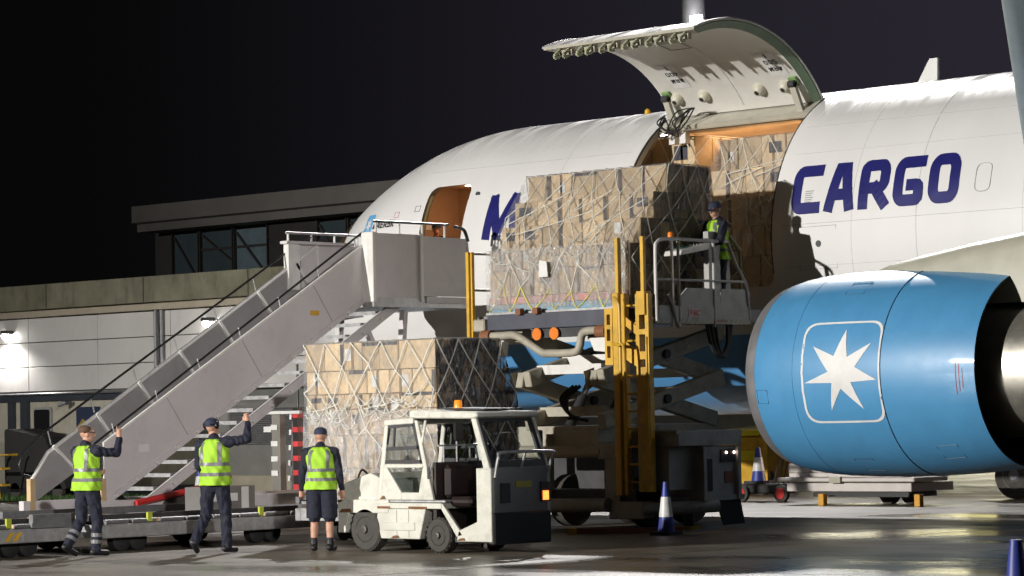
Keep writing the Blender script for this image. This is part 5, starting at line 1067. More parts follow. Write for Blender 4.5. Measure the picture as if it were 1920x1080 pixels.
# cab interior
vinyl = mat('black_vinyl', (0.03, 0.02, 0.018), 0.35, var=0.2)
MB().box(-27.0, -26.6, 27.15, 27.95, 0.62, 0.74).build('seat', vinyl, tg, bevel=0.04)
MB().box(-27.12, -27.0, 27.15, 27.95, 0.72, 1.16).build('seat_back', vinyl, tg, bevel=0.05)
MB().box(-27.2, -27.14, 27.06, 28.06, 0.3, 1.2).build('cab_bulkhead', mat('bulkhead_brown', (0.035, 0.025, 0.022), 0.4), tg)
MB().box(-26.9, -26.2, 27.97, 28.07, 0.3, 1.16).build('far_door', mat('bulkhead_brown', (0.035, 0.025, 0.022), 0.4), tg)
MB().box(-26.35, -26.16, 27.12, 28.02, 0.9, 1.14).build('dashboard', dark_steel, tg)
MB().lathe([(-0.012, 0.17), (0.012, 0.17), (0.012, 0.15), (-0.012, 0.15), (-0.012, 0.17)], (-26.48, 27.75, 1.17), 'z', 24).build('steering_wheel', black_rub, tg)
for yy in (27.2, 27.45, 27.7): MB().tube([(-27.13, yy, 1.2), (-27.13, yy, 1.5)], 0.012, 6).build('rear_screen_bar', galv, tg)
MB().tube([(-27.13, 27.1, 1.42), (-27.13, 28.05, 1.42)], 0.012, 6).build('rear_screen_bar', galv, tg)
mi = MB().box(-26.52, -26.48, TY0 - 0.24, TY0 - 0.06, 1.48, 1.74).build('mirror', black_rub, tg, bevel=0.02)
MB().tube([(-26.42, TY0 + 0.02, 1.72), (-26.48, TY0 - 0.1, 1.70)], 0.014, 6).build('mirror_arm', black_rub, tg)
MB().box(-26.4, -26.36, TY1 + 0.06, TY1 + 0.2, 1.35, 1.6).build('mirror', black_rub, tg, bevel=0.02)
def wheel(par, X, Y, r, wdt, side=-1):
    t_ = MB().lathe([(-wdt / 2, r * 0.6), (-wdt / 2, r * 0.9), (-wdt / 2 + 0.03, r), (wdt / 2 - 0.03, r), (wdt / 2, r * 0.9), (wdt / 2, r * 0.6)], (X, Y, r), 'y', 36, True, True).build('wheel', tyre_m, par, smooth=True)
    MB().lathe([(0, r * 0.6), (-0.01 , r * 0.56), (0.03, r * 0.45), (0.03, r * 0.2), (-0.03, r * 0.18), (-0.035, 0.01)], (X, Y + side * wdt / 2, r), 'y', 24).build('hub', mat('hub_steel', (0.09, 0.085, 0.075), 0.5, 0.3, dirt=0.5), t_, smooth=True, fix=True)
    for k in range(20):
        a = 2 * PI * k / 20; MB().beam((X + r * 1.0 * math.cos(a), Y - wdt * .42, r + r * 1.0 * math.sin(a)), (X + r * math.cos(a + .12), Y + wdt * .1, r + r * math.sin(a + .12)), 0.035, 0.012, (math.cos(a), 0, math.sin(a))).build('tread_lug', tyre_m, t_)
for X, r_ in ((-28.46, 0.30), (-27.06, 0.235)):
    wheel(tg, X, TY0 + 0.10, r_, 0.2); wheel(tg, X, TY1 - 0.10, r_, 0.2, 1)
wheel(tg, -26.45, TY1 - 0.2, 0.2, 0.18) if False else None
MB().box(-29.12, -29.0, 27.45, 27.65, 0.38, 0.52).build('tow_hitch', dark_steel, tg)
for ch, m_ in letters('IIIIIIII', 0.05, 0.05, 0.012, 0.012, lambda u, v, c: (-27.45 + u, TY0 - 0.022 - c, 1.82 + v)): m_.build('faded_lettering', mat('faded_lettering', (0.50, 0.50, 0.45), 0.5), tg, fix=False)

# ================================================================== DOLLIES
def dolly(label, X1, Y0, Y1, X0, h=0.39):
    """h: height of the frame's top edge"""
    d = thing('cargo_dolly', label, 'dolly', ((X0 + X1) / 2, (Y0 + Y1) / 2, 0), 'cargo dollies coupled behind the tug')
    for Xa in (X1 - 0.12, X0): MB().box(Xa, Xa + 0.12, Y0, Y1, h - 0.19, h).build('side_beam', galv, d, bevel=0.01)
    for Yk in (Y0, Y1 - 0.12): MB().box(X0 + 0.12, X1 - 0.12, Yk, Yk + 0.12, h - 0.18, h).build('end_beam', galv, d)
    MB().box(X0 + 0.12, X1 - 0.12, Y0 + 0.12, Y1 - 0.12, h - 0.10, h - 0.03).build('deck', dark_steel, d)
    for Yk in np.arange(Y0 + 0.15, Y1 - 0.1, 0.5): MB().tube([(X1 - 0.06, Yk + 0.02, h + 0.036), (X1 - 0.06, min(Y1 - .05, Yk + 0.42), h + 0.036)], 0.034, 10).build('edge_roller', dull_steel, d)
    for Xk in np.arange(X0 + 0.3, X1 - 0.2, 0.35): MB().tube([(Xk, Y0 + 0.15, h + 0.02), (Xk, Y1 - 0.15, h + 0.02)], 0.04, 8).build('deck_roller', dark_steel, d)
    MB().box(X0 + 0.02, X0 + 0.10, Y0, Y1, h + 0.07, h + 0.17).build('guide_rail', dull_steel, d)
    MB().box(X1 - 0.40, X1 - 0.33, Y0 + 0.1, Y1, h + 0.05, h + 0.13).build('guide_rail', dark_steel, d)
    for Yk in np.arange(Y0 + 0.9, Y1, 2.1):
        MB().box(X1 - 0.05, X1 - 0.01, Yk, Yk + 0.08, h + 0.02, h + 0.15).build('pallet_stop', mat('lime_stop', (0.42, 0.48, 0.05), 0.5), d)
        MB().box(X1 - 0.2, X1 - 0.12, Yk + 0.2, Yk + 0.34, h + 0.01, h + 0.06).build('stop_base', wood_m, d)
    for Yk in (Y0 + 0.75, Y1 - 0.75):
        for Xk in (X0 + 0.35, X1 - 0.30):
            for dy in (-0.15, 0.15): MB().lathe([(-0.09, 0.11), (-0.07, 0.155), (0.07, 0.155), (0.09, 0.11)], (Xk, Yk + dy, 0.155), 'x', 20, True, True).build('wheel', black_rub, d, smooth=True)
            MB().box(Xk - 0.05, Xk + 0.05, Yk - 0.2, Yk + 0.2, 0.15, h - 0.1).build('bogie', dark_steel, d)
    MB().tube([((X0 + X1) / 2, Y1, 0.26), ((X0 + X1) / 2, Y1 + 0.4, 0.25)], 0.035, 8).build('draw_bar', dark_steel, d)
    return d
d1 = dolly('empty grey roller dolly behind the three men', -31.9, 25.15, 29.2, -34.2)
d2 = dolly('grey dolly carrying the netted pallet behind the tug', -28.78, 28.7, 30.62, -31.75, 0.50)
d0 = dolly('grey dolly with yellow-striped side at the left edge of the picture', -31.9, 20.6, 24.72, -34.2)
MB().box(-31.899, -31.893, 23.86, 24.0, 0.22, 0.35).build('corner_plate', galv, d0)
for y_ in (23.55, 23.68): MB().prism([(y_, 0.23), (y_ + .07, 0.23), (y_ + .17, 0.35), (y_ + .10, 0.35)], 'x', -31.898, -31.892).build('hazard_stripe', yellow, d0)
MB().box(-31.95, -31.86, 24.0, 24.72, 0.395, 0.58).build('tail_board', dull_steel, d0)
t = thing('equipment_case', 'grey case with white stripes standing on the empty dolly', 'case', (-33.2, 29.0, 0.45))
MB().box(-33.6, -33.15, 28.15, 29.15, 0.45, 0.82).build('body', mat('case_grey', (0.18, 0.17, 0.16), 0.6), t)
MB().box(-33.15, -33.14, 28.2, 28.8, 0.60, 0.72).build('stripe', paper, t); MB().box(-33.15, -33.14, 28.88, 29.02, 0.46, 0.81).build('stripe', paper, t)
# ---- striped stands behind the stairs
t = thing('marker_stand', 'grey stand with white bands and a red striped pole behind the dolly', 'stand', (-42.3, 38, 0))
MB().box(-42.62, -42.38, 37.95, 38.1, 0, 2.0).build('post', mat('stand_grey', (0.20, 0.19, 0.17), 0.6), t)
for zz in (0.72, 1.0, 1.30, 1.62): MB().box(-42.63, -42.44, 37.93, 37.95, zz, zz + 0.1).build('white_band', paper, t)
MB().box(-42.85, -42.63, 37.94, 38.1, 1.58, 1.69).build('arm', paper, t)
MB().box(-42.75, -41.75, 37.9, 37.98, 1.93, 1.99).build('top_bar', paper, t)
MB().beam((-42.12, 38, 0.3), (-42.02, 38, 1.9), 0.05, 0.05).build('stay', dull_steel, t)
for k in range(5): MB().beam((-42.12 + .018 * k, 37.96, 0.62 + .3 * k), (-42.114 + .018 * k, 37.96, 0.72 + .3 * k), 0.06, 0.06, (0, 1, 0)).build('white_band', paper, t)
MB().box(-41.98, -41.84, 37.93, 38.07, 0.3, 2.05).build('pole', mat('pole_black', (0.02, 0.018, 0.018), 0.5), t)
for k in range(6): MB().box(-41.985, -41.835, 37.925, 38.075, 0.45 + 0.28 * k, 0.55 + 0.28 * k).build('red_band', mat('red_band', (0.65, 0.05, 0.05), 0.5), t)
MB().tube([(-41.9, 38, 2.05), (-41.9, 38, 2.9)], 0.025, 8).build('rod', dark_steel, t)
MB().box(-42.9, -41.6, 37.8, 38.2, 0.0, 0.3).build('base', dull_steel, t)

# ================================================================== CONES
def cone(label, loc, h=0.9, s=1.0):
    t = thing('traffic_cone', label, 'traffic cone', loc, 'blue and white traffic cones')
    x, y, z = loc; r = lambda q: s * (0.165 - 0.12 * q)
    MB().prism(fillet([(x - .24 * s, y - .24 * s), (x + .24 * s, y - .24 * s), (x + .24 * s, y + .24 * s), (x - .24 * s, y + .24 * s)], 0.06), 'z', z, z + 0.05).build('base', mat('cone_base', (0.02, 0.02, 0.03), 0.7), t)
    for nm, a, b_, m_ in (('lower_sleeve', 0.05, 0.34, cone_blue), ('white_sleeve', 0.341, 0.72, cone_white), ('top_sleeve', 0.721, 1.0, cone_blue)):
        MB().lathe([(h * a, r(a) + (.006 if m_ is cone_white else 0)), (h * b_, r(b_) + (.006 if m_ is cone_white else 0))], (x, y, z), 'z', 24, False, b_ == 1.0).build(nm, m_, t, smooth=True)
    return t
cone('blue and white traffic cone on the wet tarmac in front of the loader', (-27.7, 32.39, 0), 0.78, 0.8)
cone('blue and white traffic cone on the grass edge behind the middle man', (-48.96, 41.45, 0), 0.85)
cone('blue topped traffic cone cut off at the bottom right corner', (-10.8, 16.19, 0), 0.9, 0.9)
cone('dark tipped traffic cone standing on the red-wheeled trolley', (-36.2, 45.2, 0.36), 0.72, 0.95)
t = thing('chock_bar', 'brown chock bar with a yellow end lying on the tarmac by the loader', 'wheel chock', (-28.9, 32.2, 0))
MB().beam((-29.15, 32.0, 0.05), (-27.9, 33.0, 0.05), 0.09, 0.08).build('bar', mat('rust_brown', (0.22, 0.09, 0.04), 0.7), t); MB().beam((-29.25, 31.92, 0.05), (-29.14, 32.01, 0.05), 0.10, 0.09).build('end_cap', yellow, t)

# ================================================================== BACKGROUND VEHICLES (right)
pinkw = mat('pale_trailer', (0.62, 0.57, 0.53), 0.5, var=0.12)
t = thing('flat_trailer', 'pale flat trailer with stacked boards parked beyond the engine', 'trailer', (-32.6, 43.8, 0))
MB().box(-34.4, -31.2, 43.5, 44.6, 0.44, 0.52).build('deck', pinkw, t, bevel=0.02)
MB().box(-34.2, -31.3, 43.55, 44.9, 0.26, 0.42).build('side_board', pinkw, t, bevel=0.01)
MB().box(-34.25, -31.6, 43.7, 44.9, 0.53, 0.60).build('board', pinkw, t); MB().box(-34.3, -32.6, 43.75, 44.9, 0.61, 0.78).build('board', pinkw, t)
MB().box(-33.1, -32.85, 43.44, 43.5, 0.42, 0.54).build('latch', beige_steel, t)
for X in (-33.2, -31.0): MB().box(X - 0.06, X + 0.06, 43.3, 43.42, 0.0, 0.22).build('support_leg', mat('orange_leg', (0.65, 0.33, 0.03), 0.5), t)
MB().prism([(43.6, 0.16), (44.5, 0.16), (44.5, 0.25), (43.6, 0.25)], 'x', -33.6, -31.4).build('under_frame', dark_steel, t)
for X in (-32.4, -31.9): MB().lathe([(-0.1, 0.12), (-0.08, 0.2), (0.08, 0.2), (0.1, 0.12)], (X, 44.4, 0.2), 'y', 20, True, True).build('wheel', tyre_m, t)
t = thing('yellow_power_unit', 'yellow ground power unit with a lit orange lamp beyond the loader', 'power unit', (-39.7, 49, 0))
MB().box(-40.1, -38.7, 48.6, 50.2, 0.35, 1.28).build('body', yellow, t, bevel=0.04)
MB().prism([(48.5, 1.28), (48.5, 1.40), (50.2, 1.5), (50.2, 1.28)], 'x', -40.0, -38.8).build('lid', mat('bright_yellow', (0.75, 0.65, 0.03), 0.4), t)
MB().box(-40.2, -38.6, 48.5, 48.6, 0.25, 0.55).build('bumper', yellow, t); MB().box(-39.6, -38.95, 48.55, 48.62, 0.75, 0.95).build('panel', mat('bright_yellow', (0.75, 0.65, 0.03), 0.4), t)
MB().lathe([(0, 0.06), (-0.04, 0.05)], (-40.15, 48.55, 0.72), 'y', 12, True, True).build('lamp', mat('orange_lamp', (1, .4, .1), 0.3, emit=((1, 0.35, 0.08), 8)), t)
for X in (-39.9, -38.9): MB().lathe([(-0.08, 0.2), (-0.07, 0.3), (0.07, 0.3), (0.08, 0.2)], (X, 48.7, 0.3), 'y', 20, True, True).build('wheel', tyre_m, t)
t = thing('red_wheeled_trolley', 'low black hand trolley with red wheel hubs beyond the engine inlet', 'trolley', (-36.2, 45.2, 0))
MB().box(-36.7, -35.5, 44.9, 45.5, 0.16, 0.35).build('bed', black_rub, t, bevel=0.03)
for X in (-36.35, -35.35):
    w_ = MB().lathe([(-0.05, 0.12), (-0.04, 0.17), (0.04, 0.17), (0.05, 0.12)], (X, 44.85, 0.17), 'y', 20, True, True).build('wheel', tyre_m, t)
    MB().lathe([(-0.06, 0.11), (-0.055, 0.02)], (X, 44.85, 0.17), 'y', 16, True, True).build('hub', red_m, w_)
for k in range(4): MB().tube([(-35.9 + .12 * k, 45.3, 0.35), (-35.8 + .12 * k, 45.35, 0.85)], 0.015, 6).build('cage_bar', dark_steel, t)
t = thing('service_truck', 'dark service truck with large wheels half hidden behind the engine', 'truck', (-31, 47.5, 0))
MB().box(-32.0, -27.0, 47.3, 49.2, 0.55, 0.85).build('chassis', dark_steel, t); MB().box(-32.6, -26.5, 47.2, 49.3, 0.9, 2.4).build('body', mat('truck_body', (0.20, 0.19, 0.17), 0.5), t)
for X in (-31.5, -28.2):
    w_ = MB().lathe([(-0.14, 0.3), (-0.12, 0.45), (0.12, 0.45), (0.14, 0.3)], (X, 47.35, 0.45), 'y', 28, True, True).build('wheel', tyre_m, t, smooth=True)
    MB().lathe([(-0.15, 0.26), (-0.1, 0.2), (-0.16, 0.08), (-0.16, 0.01)], (X, 47.35, 0.45), 'y', 20).build('hub', dull_steel, w_)
MB().box(-30.3, -29.0, 47.15, 47.3, 0.35, 0.6).build('step_box', ld_grey, t); MB().tube([(-29.6, 47.1, 0.45), (-28.7, 47.1, 0.45)], 0.12, 12).build('fuel_tank', pinkw, t)

# grime and small fittings on the tug
for X0_, X1_, z0_, z1_ in ((-28.95, -28.7, 0.53, 0.58), (-27.95, -27.8, 0.19, 0.23), (-26.7, -26.55, 0.17, 0.21), (-28.15, -28.05, 0.71, 0.76)):
    MB().prism([(X0_, z0_), (X1_, z0_ + .006), (X1_ - .03, z1_), (X0_ + .05, z1_ - .01)], 'y', TY0 - 0.014, TY0 - 0.0115).build('rust_patch', rust, tg)
for xx in (-27.85, -27.62): MB().box(xx, xx + 0.004, TY0 + 0.0065, TY0 + 0.0075, 0.2, 0.57).build('panel_gap', dark_steel, tg)
MB().box(-27.24, -27.19, TY0 - 0.012, TY0 + 0.003, 0.98, 1.14).build('door_handle', dark_steel, tg, bevel=0.01)
MB().tube(smooth_path([(-28.6, TY0 + 0.3, 0.95), (-28.75, TY0 + 0.25, 1.1), (-28.9, TY0 + 0.3, 0.98)]), 0.015, 6).build('hose', black_rub, tg, smooth=True)
for yy in (27.25, 27.8): MB().lathe([(0, 0.05), (0.03, 0.045)], (-29.0, yy, 0.85), 'x', 12, True, True).build('rear_lamp', red_m, tg)
MB().box(-26.055, -26.045, 27.45, 27.75, 0.86, 0.94).build('number_plate', mat('plate_yellow', (0.45, 0.38, 0.05), 0.5), tg)
# ================================================================== PEOPLE
def capsule(p0, p1, r0, r1, n=14, m=5):
    p0, p1 = Vector(p0), Vector(p1); d = (p1 - p0); L_ = d.length; d = d.normalized() if L_ > 1e-6 else Vector((0, 0, 1)); a = d.orthogonal().normalized(); b = d.cross(a); vs, fs = [], []
    rings = [(p0 - d * r0 * math.cos(t), r0 * math.sin(t)) for t in np.linspace(0.25, PI / 2, m)] + [(p1 + d * r1 * math.sin(t), r1 * math.cos(t)) for t in np.linspace(0, PI / 2 - 0.25, m)]
    for c, r in rings: vs += [c + r * (math.cos(2 * PI * k / n) * a + math.sin(2 * PI * k / n) * b) for k in range(n)]
    R = len(rings); fs = [(i * n + k, i * n + (k + 1) % n, (i + 1) * n + (k + 1) % n, (i + 1) * n + k) for i in range(R - 1) for k in range(n)] + [tuple(range(n - 1, -1, -1)), tuple((R - 1) * n + k for k in range(n))]
    return vs, fs
def ellipsoid(c, rx, ry, rz, rot=None, n=18, m=12):
    vs = [Vector((0, 0, -rz))]; fs = []
    for i in range(1, m):
        t = PI * i / m
        for k in range(n): vs.append(Vector((rx * math.sin(t) * math.cos(2 * PI * k / n), ry * math.sin(t) * math.sin(2 * PI * k / n), -rz * math.cos(t))))
    vs.append(Vector((0, 0, rz)))
    for k in range(n): fs.append((0, 1 + (k + 1) % n, 1 + k)); fs.append((len(vs) - 1, 1 + (m - 2) * n + k, 1 + (m - 2) * n + (k + 1) % n))
    for i in range(m - 2):
        for k in range(n): fs.append((1 + i * n + k, 1 + i * n + (k + 1) % n, 1 + (i + 1) * n + (k + 1) % n, 1 + (i + 1) * n + k))
    if rot: vs = [rot @ v for v in vs]
    return [v + Vector(c) for v in vs], fs
def person(label, loc, heading, J, sc=1.0, head_yaw=0.0, head_pitch=0.0, shorts=False, cap=True, muffs=False, hair=False, trouser_bands=False, vest_col=None, finger=None, wide=1.0, glasses=False):
    """J: joint positions in the person's own frame (x right, y forward, z up, metres for a 1.8 m figure)"""
    root = thing('person', label, 'person', loc, 'ground crew in hi-vis vests')
    root.rotation_euler = (0, 0, heading); root.scale = (sc, sc, sc); OFF[root.name] = Vector((0, 0, 0))
    prim = []   # (p0, p1, r0, r1, label)
    def cap_(a, b, r0, r1, l): prim.append((Vector(a), Vector(b), r0, r1, l))
    pel, che, nek, hd = (Vector(J[k]) for k in ('pelvis', 'chest', 'neck', 'head'))
    HR = Matrix.Rotation(head_yaw, 3, 'Z') @ Matrix.Rotation(head_pitch, 3, 'X')
    meshes = []
    def ell(c, rx, ry, rz, l, rot=None): meshes.append(ellipsoid(c, rx, ry, rz, rot)); prim.append((Vector(c), Vector(c), (rx + ry + rz) / 3, (rx + ry + rz) / 3, l))
    # trunk
    wst = pel.lerp(che, 0.45)
    for c, rx, ry, rz in ((pel, .165, .125, .15), (wst, .155, .115, .17), (che, .175, .125, .19), (che.lerp(nek, 0.55), .175, .10, .11)): ell(c, rx * wide, ry * wide, rz, 'cloth')
    cap_(nek - Vector((0, 0, 0.06)), hd - Vector((0, 0.01, 0.05)), .062, .056, 'skin'); cap_(nek - Vector((0, 0.01, 0.07)), nek + Vector((0, -0.01, 0.0)), .095, .078, 'cloth')
    # head: skull, jaw, nose, ears, lips, brow
    def hp(x, y, z): return hd + HR @ Vector((x, y, z))
    ell(hd + HR @ Vector((0, -.012, .03)), .076, .095, .095, 'skin', HR); ell(hp(0, .025, -.045), .058, .068, .075, 'skin', HR)
    cap_(hp(0, .088, .012), hp(0, .108, -.022), .011, .015, 'skin'); cap_(hp(-.02, .086, -.058), hp(.02, .086, -.058), .010, .010, 'skin')
    for s in (-1, 1): ell(hp(s * .078, -.005, -.005), .012, .022, .034, 'skin', HR); cap_(hp(s * .045, .078, .032), hp(s * .012, .086, .030), .012, .012, 'skin')
    for s, k in ((-1, 'l'), (1, 'r')):
        sh, el, wr = Vector(J['sh_' + k]), Vector(J['el_' + k]), Vector(J['wr_' + k])
        cap_(che.lerp(nek, .7) + Vector((s * .08, 0, 0)), sh, .085, .078, 'cloth'); cap_(sh, el, .073, .058, 'cloth'); cap_(el, wr.lerp(el, .06), .058, .043, 'cloth')
        hip, kn, an = Vector(J['hip_' + k]), Vector(J['kn_' + k]), Vector(J['an_' + k]); toe = Vector(J['toe_' + k])
        cap_(hip, kn, .105, .078 if not shorts else .092, 'trouser')
        if shorts: cap_(kn, an.lerp(kn, .55), .056, .058, 'skin'); cap_(an.lerp(kn, .6), an, .055, .045, 'skin'); cap_(an.lerp(kn, .38), an, .051, .046, 'sock')
        else: cap_(kn, an, .076, .066, 'trouser')
        dirf = (toe - an); cap_(an + Vector((0, 0, -.01)), an - dirf * .28 + Vector((0, 0, -.035)), .052, .045, 'boot'); cap_(an - dirf * .2 + Vector((0, 0, -.04)), toe, .042, .04, 'boot'); cap_(an.lerp(kn, .12), an, .056, .052, 'boot')
        # hand: palm, four fingers, thumb
        hd_ = Vector(J.get('hd_' + k, tuple((wr - el).normalized()))).normalized(); side = Vector(J.get('hs_' + k, (s * 1.0, 0, 0))); side = (side - hd_ * side.dot(hd_)).normalized(); nrm = hd_.cross(side)
        palm = wr + hd_ * .05; meshes.append(ellipsoid(palm, .040, .020, .052, Matrix((side, nrm, hd_)).transposed())); prim.append((wr, wr + hd_ * .09, .030, .034, 'skin'))
        point = finger == k
        for fi_, (o_, ln) in enumerate(((-.030, .068), (-.010, .078), (.010, .074), (.029, .058))):
            b0 = wr + hd_ * .092 + side * o_; curl = 0.9 if not (point and fi_ == 0) else 0.0
            d1 = (hd_ * math.cos(curl * .6) + nrm * math.sin(curl * .6)); d2 = (hd_ * math.cos(curl * 1.7) + nrm * math.sin(curl * 1.7))
            b1 = b0 + d1 * ln * .52; b2 = b1 + d2 * ln * .55
            cap_(b0 - hd_ * .012, b1, .0100, .0092, 'skin'); cap_(b1, b2, .0092, .0080, 'skin')
        t0 = wr + hd_ * .03 - side * .034; t1 = t0 - side * .022 + hd_ * .03 + nrm * .012; cap_(wr + hd_ * .015 - side * .015, t1, .014, .011, 'skin'); cap_(t1, t1 + hd_ * .03 + nrm * .012 + side * .006, .011, .009, 'skin')
    b = MB()
    for p0, p1, r0, r1, l in prim:
        if (p1 - p0).length > 1e-6: b.add(*capsule(p0, p1, r0, r1))
    for vs, fs in meshes: b.add(vs, fs)
    ob = b.build('body', navy, root, fix=False)
    md = ob.modifiers.new('r', 'REMESH'); md.mode = 'VOXEL'; md.voxel_size = 0.0085; sm = ob.modifiers.new('s', 'SMOOTH'); sm.factor = 0.5; sm.iterations = 3
    bpy.context.view_layer.update(); me = bpy.data.meshes.new_from_object(ob.evaluated_get(bpy.context.evaluated_depsgraph_get())); ob.modifiers.clear(); old = ob.data; ob.data = me; bpy.data.meshes.remove(old)
    for q in list(me.materials): pass
    me.materials.clear(); mats_ = {'cloth': navy, 'trouser': navy, 'skin': skin_m, 'boot': boot_m, 'sock': mat('dark_sock', (0.02, 0.02, 0.025), 0.8)}
    order = ['cloth', 'trouser', 'skin', 'boot', 'sock']
    for k in order: me.materials.append(mats_[k])
    n_ = len(me.polygons); cen = np.empty(n_ * 3); me.polygons.foreach_get('center', cen); cen = cen.reshape(-1, 3); best = np.full(n_, 1e9); lab = np.zeros(n_, int)
    for p0, p1, r0, r1, l in prim:
        a = np.array(p0); d = np.array(p1) - a; L2 = d @ d; t = np.clip(((cen - a) @ d) / L2, 0, 1) if L2 > 1e-9 else np.zeros(n_)
        dist = np.linalg.norm(cen - a - t[:, None] * d, axis=1) - (r0 + (r1 - r0) * t); s_ = dist < best; best[s_] = dist[s_]; lab[s_] = order.index(l)
    me.polygons.foreach_set('material_index', lab.astype(np.int32)); me.shade_smooth()
    # loose-cloth creases
    nv_ = len(me.vertices); co = np.empty(nv_ * 3); me.vertices.foreach_get('co', co); co = co.reshape(-1, 3); nr_ = np.empty(nv_ * 3); me.vertices.foreach_get('normal', nr_); nr_ = nr_.reshape(-1, 3)
    lp = np.zeros(nv_); 
    for pl_, l_ in zip(me.polygons, lab):
        if l_ <= 1:
            for vi in pl_.vertices: lp[vi] = 1
    x_, y_, z_ = co.T; wv = np.sin(26 * z_ + 9 * np.sin(11 * x_ + 2) + 7 * np.sin(9 * y_)) * .55 + np.sin(47 * z_ + 21 * x_ + 5 * np.sin(17 * y_)) * .3 + np.sin(60 * x_ - 35 * z_ + 13 * y_) * .2
    co += nr_ * (wv * 0.0085 * lp)[:, None]; me.vertices.foreach_set('co', co.ravel()); me.update()
    # vest as a loose shell round the trunk
    hem = pel + Vector((0, 0, .0)); rings = []
    prof = [(-.05, .222, .182), (.06, .208, .170), (.16, .192, .155), (.27, .198, .160), (.36, .205, .160), (.43, .205, .150), (.49, .185, .130), (.535, .135, .105), (.555, .100, .085)]
    ax = (nek - pel); zl = ax.z; rn = random.Random(hash(label) % 1000)
    ph = [rn.uniform(0, 6.3) for _ in range(6)]
    def vsurf(t, a, n=0.0):
        h = -.05 + (.555 + .05) * t; hs = [p[0] for p in prof]; rx = np.interp(h, hs, [p[1] for p in prof]) * wide; ry = np.interp(h, hs, [p[2] for p in prof]) * wide
        fold = 0.016 * math.sin(3 * a + ph[0] + 6 * t) * (1 - t) + 0.011 * math.sin(6 * a + ph[1] - 9 * t) * (1.1 - t) + 0.006 * math.sin(9 * a + ph[2] + 17 * t)
        c = pel + ax * (h / .555); rx += fold + n; ry += fold + n
        return (c.x + rx * math.cos(a), c.y + ry * math.sin(a), c.z)
    NA = 96; T_ = np.linspace(0, 1, 40)
    vs = MB(); vs.grid([[vsurf(t, 2 * PI * k / NA) for k in range(NA + 1)] for t in T_])
    vo = vs.build('hi_vis_vest', hivis if not vest_col else vest_col, root, smooth=True, fix=False)
    so = vo.modifiers.new('t', 'SOLIDIFY'); so.thickness = 0.006
    for t0, t1 in ((0.20, 0.275), (0.42, 0.495)): MB().grid([[vsurf(t, 2 * PI * k / NA, 0.006) for k in range(NA + 1)] for t in np.linspace(t0, t1, 4)]).build('reflective_band', reflective, vo, smooth=True, fix=False)
    for a0 in (math.radians(52), math.radians(128), math.radians(-52), math.radians(-128)):
        MB().grid([[vsurf(t, a0 + s * (1 + 0.9 * max(0, t - .7)), 0.007) for s in np.linspace(-.13, .13, 5)] for t in np.linspace(0.45, 0.93, 14)]).build('reflective_strap', reflective, vo, smooth=True, fix=False)
    # head gear
    def cap_mesh(prof_, shift=(0, 0, 0), n=24, sx=1.0, sy=1.12):
        return [[tuple(hd + HR @ (Vector((r * sx * math.cos(2 * PI * k / n), r * sy * math.sin(2 * PI * k / n) - .012, z)) + Vector(shift))) for k in range(n + 1)] for z, r in prof_]
    if cap:
        c_ = MB(); c_.grid(cap_mesh([(.030, .093), (.06, .096), (.095, .088), (.12, .066), (.135, .035), (.138, .002)])); co = c_.build('cap', navy_cap, root, smooth=True, fix=False)
        v_ = MB(); v_.grid([[tuple(hd + HR @ Vector((.085 * math.sin(a) * (1 - .0 * q), .075 + (.10 * math.cos(a * .8)) * q, .036 - .018 * q - .02 * abs(math.sin(a)) * q))) for a in np.linspace(-1.15, 1.15, 13)] for q in (0, .5, 1)]); v_.build('peak', navy_cap, co, smooth=True, fix=False)
    if hair:
        c_ = MB(); c_.grid(cap_mesh([(.02, .078), (.04, .086), (.07, .086), (.10, .070), (.118, .045), (.126, .002)], (0, -.018, .006))); 
        c_.v = [v for v in c_.v]; c_.build('hair', hair_m, root, smooth=True, fix=False)
    if muffs:
        for s in (-1, 1): 
            c = hp(s * .088, -.01, .005) if not cap else hp(s * .098, -.03, .035); MB().add(*ellipsoid(c, .028, .042, .050, HR)).build('ear_defender', black_gloss, root, smooth=True, fix=False)
        MB().tube([tuple(hd + HR @ Vector((.102 * math.cos(a), -.03 - .075 * math.sin(a), .04 + .02 * math.sin(a)))) for a in np.linspace(0, PI, 13)], .010, 8).build('ear_defender_band', black_gloss, root, smooth=True)
    if glasses:
        for s in (-1, 1): MB().tube([hp(s * .07, .075, .030), hp(s * .08, .0, .032), hp(s * .082, -.05, .02)], .004, 5).build('glasses_arm', black_gloss, root)
        MB().tube([hp(-.07, .088, .030), hp(0, .102, .03), hp(.07, .088, .030)], .009, 6).build('glasses_lens', black_gloss, root)
    if trouser_bands:
        for k in 'lr':
            kn, an = Vector(J['kn_' + k]), Vector(J['an_' + k])
            for q in (0.50, 0.72): 
                p = kn.lerp(an, q); d = (an - kn).normalized(); MB().tube([p - d * .025, p + d * .025], .0785, 16, cap=False).build('reflective_band', reflective, root, smooth=True)
    if shorts:
        for k in 'lr':
            hip, kn = Vector(J['hip_' + k]), Vector(J['kn_' + k]); MB().tube([hip.lerp(kn, .05), hip.lerp(kn, .5), kn + (kn - hip) * .02], [.125, .122, .118], 20, cap=False).build('shorts_leg', navy, root, smooth=True, fix=False)
    return root
hdg = lambda dx, dy: math.atan2(dy, dx) - PI / 2
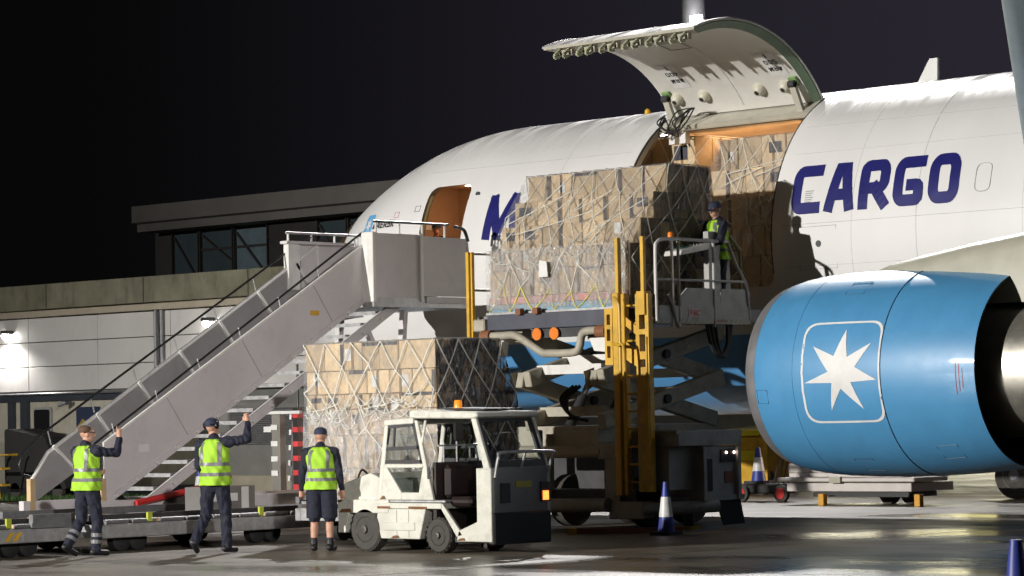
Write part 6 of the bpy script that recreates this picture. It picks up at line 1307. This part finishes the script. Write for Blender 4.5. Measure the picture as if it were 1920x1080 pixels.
base = dict(pelvis=(0, 0, .95), chest=(0, .0, 1.28), neck=(0, -.01, 1.51), head=(0, .02, 1.66), sh_l=(-.20, 0, 1.43), sh_r=(.20, 0, 1.43), el_l=(-.27, -.02, 1.15), el_r=(.27, -.02, 1.15), wr_l=(-.27, .08, .90), wr_r=(.27, .08, .90),
            hip_l=(-.10, 0, .90), hip_r=(.10, 0, .90), kn_l=(-.11, .02, .50), kn_r=(.11, .02, .50), an_l=(-.12, -.02, .09), an_r=(.12, -.02, .09), toe_l=(-.14, .16, .045), toe_r=(.14, .16, .045))
def pose(**k): d = dict(base); d.update(k); return d
person('man with bare short hair pointing upward, leftmost of the three by the dolly', (-31.23, 24.44, 0), hdg(-0.10, 1.0),
       pose(el_r=(.36, .22, 1.40), wr_r=(.33, .30, 1.60), hd_r=(-.05, -.02, 1), hs_r=(1, .3, 0), el_l=(-.27, .10, 1.17), wr_l=(-.12, .28, 1.13), hd_l=(.8, .6, 0), kn_l=(-.12, .0, .50), an_l=(-.15, -.24, .15), toe_l=(-.16, -.07, .045), an_r=(.10, .06, .09), toe_r=(.12, .25, .045), kn_r=(.11, .08, .50)),
       1.0, head_yaw=-0.75, cap=False, hair=True, trouser_bands=True, finger='r', glasses=True)
person('man in navy cap and ear defenders waving one raised hand, middle of the three', (-30.12, 25.77, 0), hdg(-0.44, 0.97),
       pose(el_r=(.45, .06, 1.50), wr_r=(.41, .16, 1.72), hd_r=(-.25, .1, 1), hs_r=(1, .2, .3), el_l=(-.27, .06, 1.15), wr_l=(-.22, .27, 1.05), sh_r=(.21, 0, 1.47), kn_l=(-.15, .02, .50), an_l=(-.21, -.22, .16), toe_l=(-.22, -.12, .045), an_r=(.14, .04, .09), toe_r=(.18, .22, .045), kn_r=(.12, .07, .50), head=(-.03, .02, 1.66)),
       1.035, head_yaw=-0.25, head_pitch=0.15, muffs=True)
person('man in navy cap and knee-length shorts standing with arms down behind the tug', (-28.95, 26.66, 0), hdg(-0.60, 0.85),
       pose(wr_l=(-.30, .04, .90), wr_r=(.29, .05, .90)), 0.945, shorts=True, wide=1.05)
person('loader operator in navy jacket and cap standing at the raised control console', (-28.86, 35.12, 3.25), hdg(-0.30, -1.0),
       pose(el_l=(-.27, .12, 1.17), wr_l=(-.14, .34, 1.10), el_r=(.27, .12, 1.17), wr_r=(.14, .34, 1.10), hd_l=(.2, 1, -.2), hd_r=(-.2, 1, -.2)), 1.04, head_yaw=0.25, head_pitch=-0.2, muffs=False, glasses=True)
person('crew member standing in the warm light of the forward doorway, only the head showing', (-37.95, 37.98, 3.81), hdg(0.6, -1.0), pose(), 0.90, cap=True, vest_col=mat('orange_vest', (0.8, 0.16, 0.03), 0.7))
